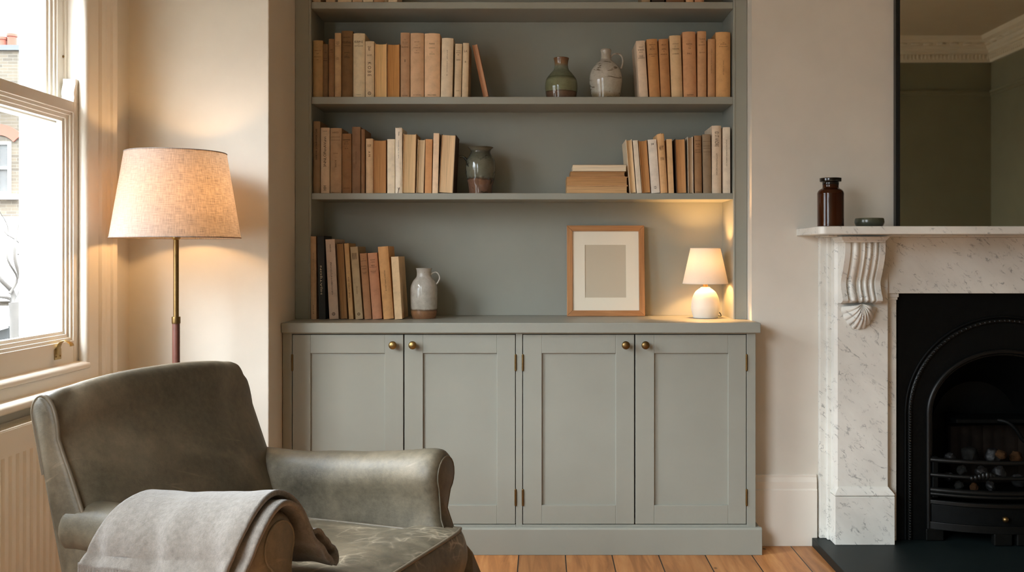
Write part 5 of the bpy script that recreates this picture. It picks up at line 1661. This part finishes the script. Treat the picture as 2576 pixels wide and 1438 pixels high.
# ================================================================== wool throw over the near arm
thr = thing('throw_blanket', 'folded taupe wool throw draped over the near arm of the leather armchair', 'blanket', CO, -TH)
def throw_path(u, lift):
    """Section over the arm: from the outer hem, over the roll, down the inner side to the seat."""
    zt = armtop(u); cy, cz = -.336, zt - .070
    r = .070 + .0075 + lift
    P = []
    # outer drop
    hem = .520 if lift < .012 else .526
    zz = hem
    while zz < cz - .004:
        P.append((cy - r - .016 * (1 - (zz - hem) / (cz - hem)) * 1.0, zz)); zz += .014
    for k in range(19):
        a = math.radians(180 - k * 168 / 18)
        P.append((cy + r * math.cos(a), cz + r * math.sin(a)))
    # inner slope, then resting out over the seat
    fl = smoothstep(-.42, -.16, u)
    x0, z0 = P[-1]
    zs = ZST + .020 + lift
    end = [(x0 + .010, z0 - .03), (x0 + .020 + .012 * fl, zs + .062), (x0 + .026 + .022 * fl, zs + .040), (x0 + .032 + .034 * fl, zs + .022 + .004 * fl), (x0 + .040 + .044 * fl, zs + .008 + .002 * fl)]
    P += smooth_prof([P[-1]] + end, 5)[1:]
    return P
NS = 110
def resample(P, n):
    L_ = [0]
    for i in range(1, len(P)): L_.append(L_[-1] + math.hypot(P[i][0]-P[i-1][0], P[i][1]-P[i-1][1]))
    out = []; j = 0
    for k in range(n + 1):
        s = L_[-1] * k / n
        while j < len(L_) - 2 and L_[j+1] < s: j += 1
        f = (s - L_[j]) / max(1e-9, L_[j+1] - L_[j])
        out.append((P[j][0] + (P[j+1][0]-P[j][0])*f, P[j][1] + (P[j+1][1]-P[j][1])*f))
    return out
def throw_sheet(b, lift, ua, ub, seed):
    NUt = 64
    g = []
    for i in range(NUt + 1):
        t = i / NUt
        row = []
        for k in range(NS + 1):
            s = k / NS
            skew_a = -.055 * smoothstep(.45, 0, s) + .02 * smoothstep(.6, 1, s)
            skew_b = -.035 * smoothstep(.45, 0, s) + .012 * math.sin(s * 9)
            u = (ua + skew_a) * (1 - t) + (ub + skew_b) * t
            uc = max(-.62, min(-.112, u))
            P = row_cache.setdefault((round(uc, 4), lift), None)
            if P is None:
                P = resample(throw_path(uc, lift), NS); row_cache[(round(uc, 4), lift)] = P
            y, z = P[k]
            # gentle folds running over the arm, stronger where the cloth hangs
            amp = .0016 + .0075 * smoothstep(.40, .02, s) + .0012 * smoothstep(.68, .95, s)
            f = math.sin(u * 44 + seed + 1.3 * math.sin(s * 5)) * .6 + math.sin(u * 83 + seed * 2 + s * 3) * .25 + mnoise.noise(Vector((u * 16, s * 5, seed))) * .7
            # normal of the section
            y2, z2 = P[min(NS, k + 1)]; y1, z1 = P[max(0, k - 1)]
            ny, nz = -(z2 - z1), (y2 - y1); l_ = math.hypot(ny, nz) or 1
            d = amp * (f + .55)
            if lift > .012: d += .010 * smoothstep(.70, .97, s)
            row.append(b.verts.new((u, y + ny / l_ * d, z + nz / l_ * d)))
        g.append(row)
    for i in range(NUt):
        for k in range(NS):
            b.faces.new((g[i][k], g[i+1][k], g[i+1][k+1], g[i][k+1]))
    return g
row_cache = {}
b = bmesh.new()
g1 = throw_sheet(b, .0265, -.455, -.118, .4)
g2 = throw_sheet(b, .007, -.445, -.094, 1.9)
# the inner end turns over in a soft roll where the two layers join
NUt = 64
for i in range(NUt):
    pass
prev = None
for i in range(NUt + 1):
    a_, c_ = g1[i][NS].co, g2[i][NS].co
    mid_ = (a_ + c_) / 2; rad = (a_ - c_) / 2
    col_ = [g1[i][NS]]
    for k in range(1, 6):
        th_ = PI * k / 6
        ext = Vector((0, 1, -.35)).normalized() * rad.length * 1.1
        col_.append(b.verts.new(mid_ + rad * math.cos(th_) + ext * math.sin(th_)))
    col_.append(g2[i][NS])
    if prev:
        for k in range(6): b.faces.new((prev[k], col_[k], col_[k+1], prev[k+1]))
    prev = col_
hemrow = [g1[i][0].co.copy() for i in range(NUt + 1)]
bl = obj('cloth', b, M['wool'], thr, smooth=180, solid=.011, recalc=False)
# short twisted fringe along the hem
b = bmesh.new()
for i in range(0, NUt):
    for q in (0.0, .33, .66):
        p = hemrow[i].lerp(hemrow[i + 1], q)
        rr = random.Random(i * 7 + int(q * 10))
        dx, dl = rr.uniform(-.004, .004), rr.uniform(.036, .05)
        tube(b, [p + Vector((0, 0, .004)), p + Vector((dx * .4, -.001 + rr.uniform(-.002, .002), -dl * .5)), p + Vector((dx, .002, -dl))], [.0021, .0019, .0012], 5)
fr_ = obj('fringe', b, M['wool'], thr, smooth=60); fr_['kind'] = 'stuff'

# ================================================================== light and camera
wd = bpy.data.worlds.new('overcast_sky'); sc.world = wd; wd.use_nodes = True
nt = wd.node_tree; bg = nt.nodes['Background']
SKY = 33.0
tc = N(nt, 'ShaderNodeTexCoord'); sp = N(nt, 'ShaderNodeSeparateXYZ'); L(nt, tc.outputs['Generated'], sp.inputs[0])
L(nt, ramp(nt, math_(nt, 'ADD', math_(nt, 'MULTIPLY', sp.outputs['Z'], .5), .5), [(.49, (.10, .10, .10)), (.51, (.135, .145, .158)), (.58, (.23, .245, .265)), (.68, (.57, .61, .66)), (.80, (.77, .83, .90)), (1, (.90, .97, 1.05))]), bg.inputs['Color'])
bg.inputs['Strength'].default_value = SKY
for (y0, y1, WZ1) in (W1 + (WZ1,), W2 + (WZ2,)):
    la = bpy.data.lights.new('window_portal', 'AREA'); la.shape = 'RECTANGLE'; la.size = WZ1 - WZ0; la.size_y = y1 - y0
    la.cycles.is_portal = True
    lo_ = bpy.data.objects.new('window_portal', la); COL.objects.link(lo_)
    lo_.location = (XL - .26, (y0 + y1) / 2, (WZ0 + WZ1) / 2); lo_.rotation_euler = (0, -PI / 2, 0)

cam = bpy.data.cameras.new('camera'); co_ = bpy.data.objects.new('camera', cam); COL.objects.link(co_)
co_.location = (0, 0, HC); co_.rotation_euler = (PI / 2, 0, 0)
cam.sensor_width = 36.0; cam.sensor_fit = 'HORIZONTAL'; cam.lens = F / 2576 * 36.0
cam.shift_x = (1288 - CX) / 2576; cam.shift_y = -(719 - CY) / 2576
cam.clip_start = .05; cam.clip_end = 200
sc.camera = co_
vs = sc.view_settings
sc.display_settings.display_device = 'sRGB'
vs.view_transform = 'Standard'; vs.look = 'None'; vs.gamma = 1.0; vs.use_curve_mapping = False
vs.exposure = 0.52
sc.cycles.use_denoising = True
sc.cycles.max_bounces = 10; sc.cycles.diffuse_bounces = 6; sc.cycles.glossy_bounces = 4; sc.cycles.transmission_bounces = 8; sc.cycles.transparent_max_bounces = 12
sc.cycles.sample_clamp_indirect = 8.0
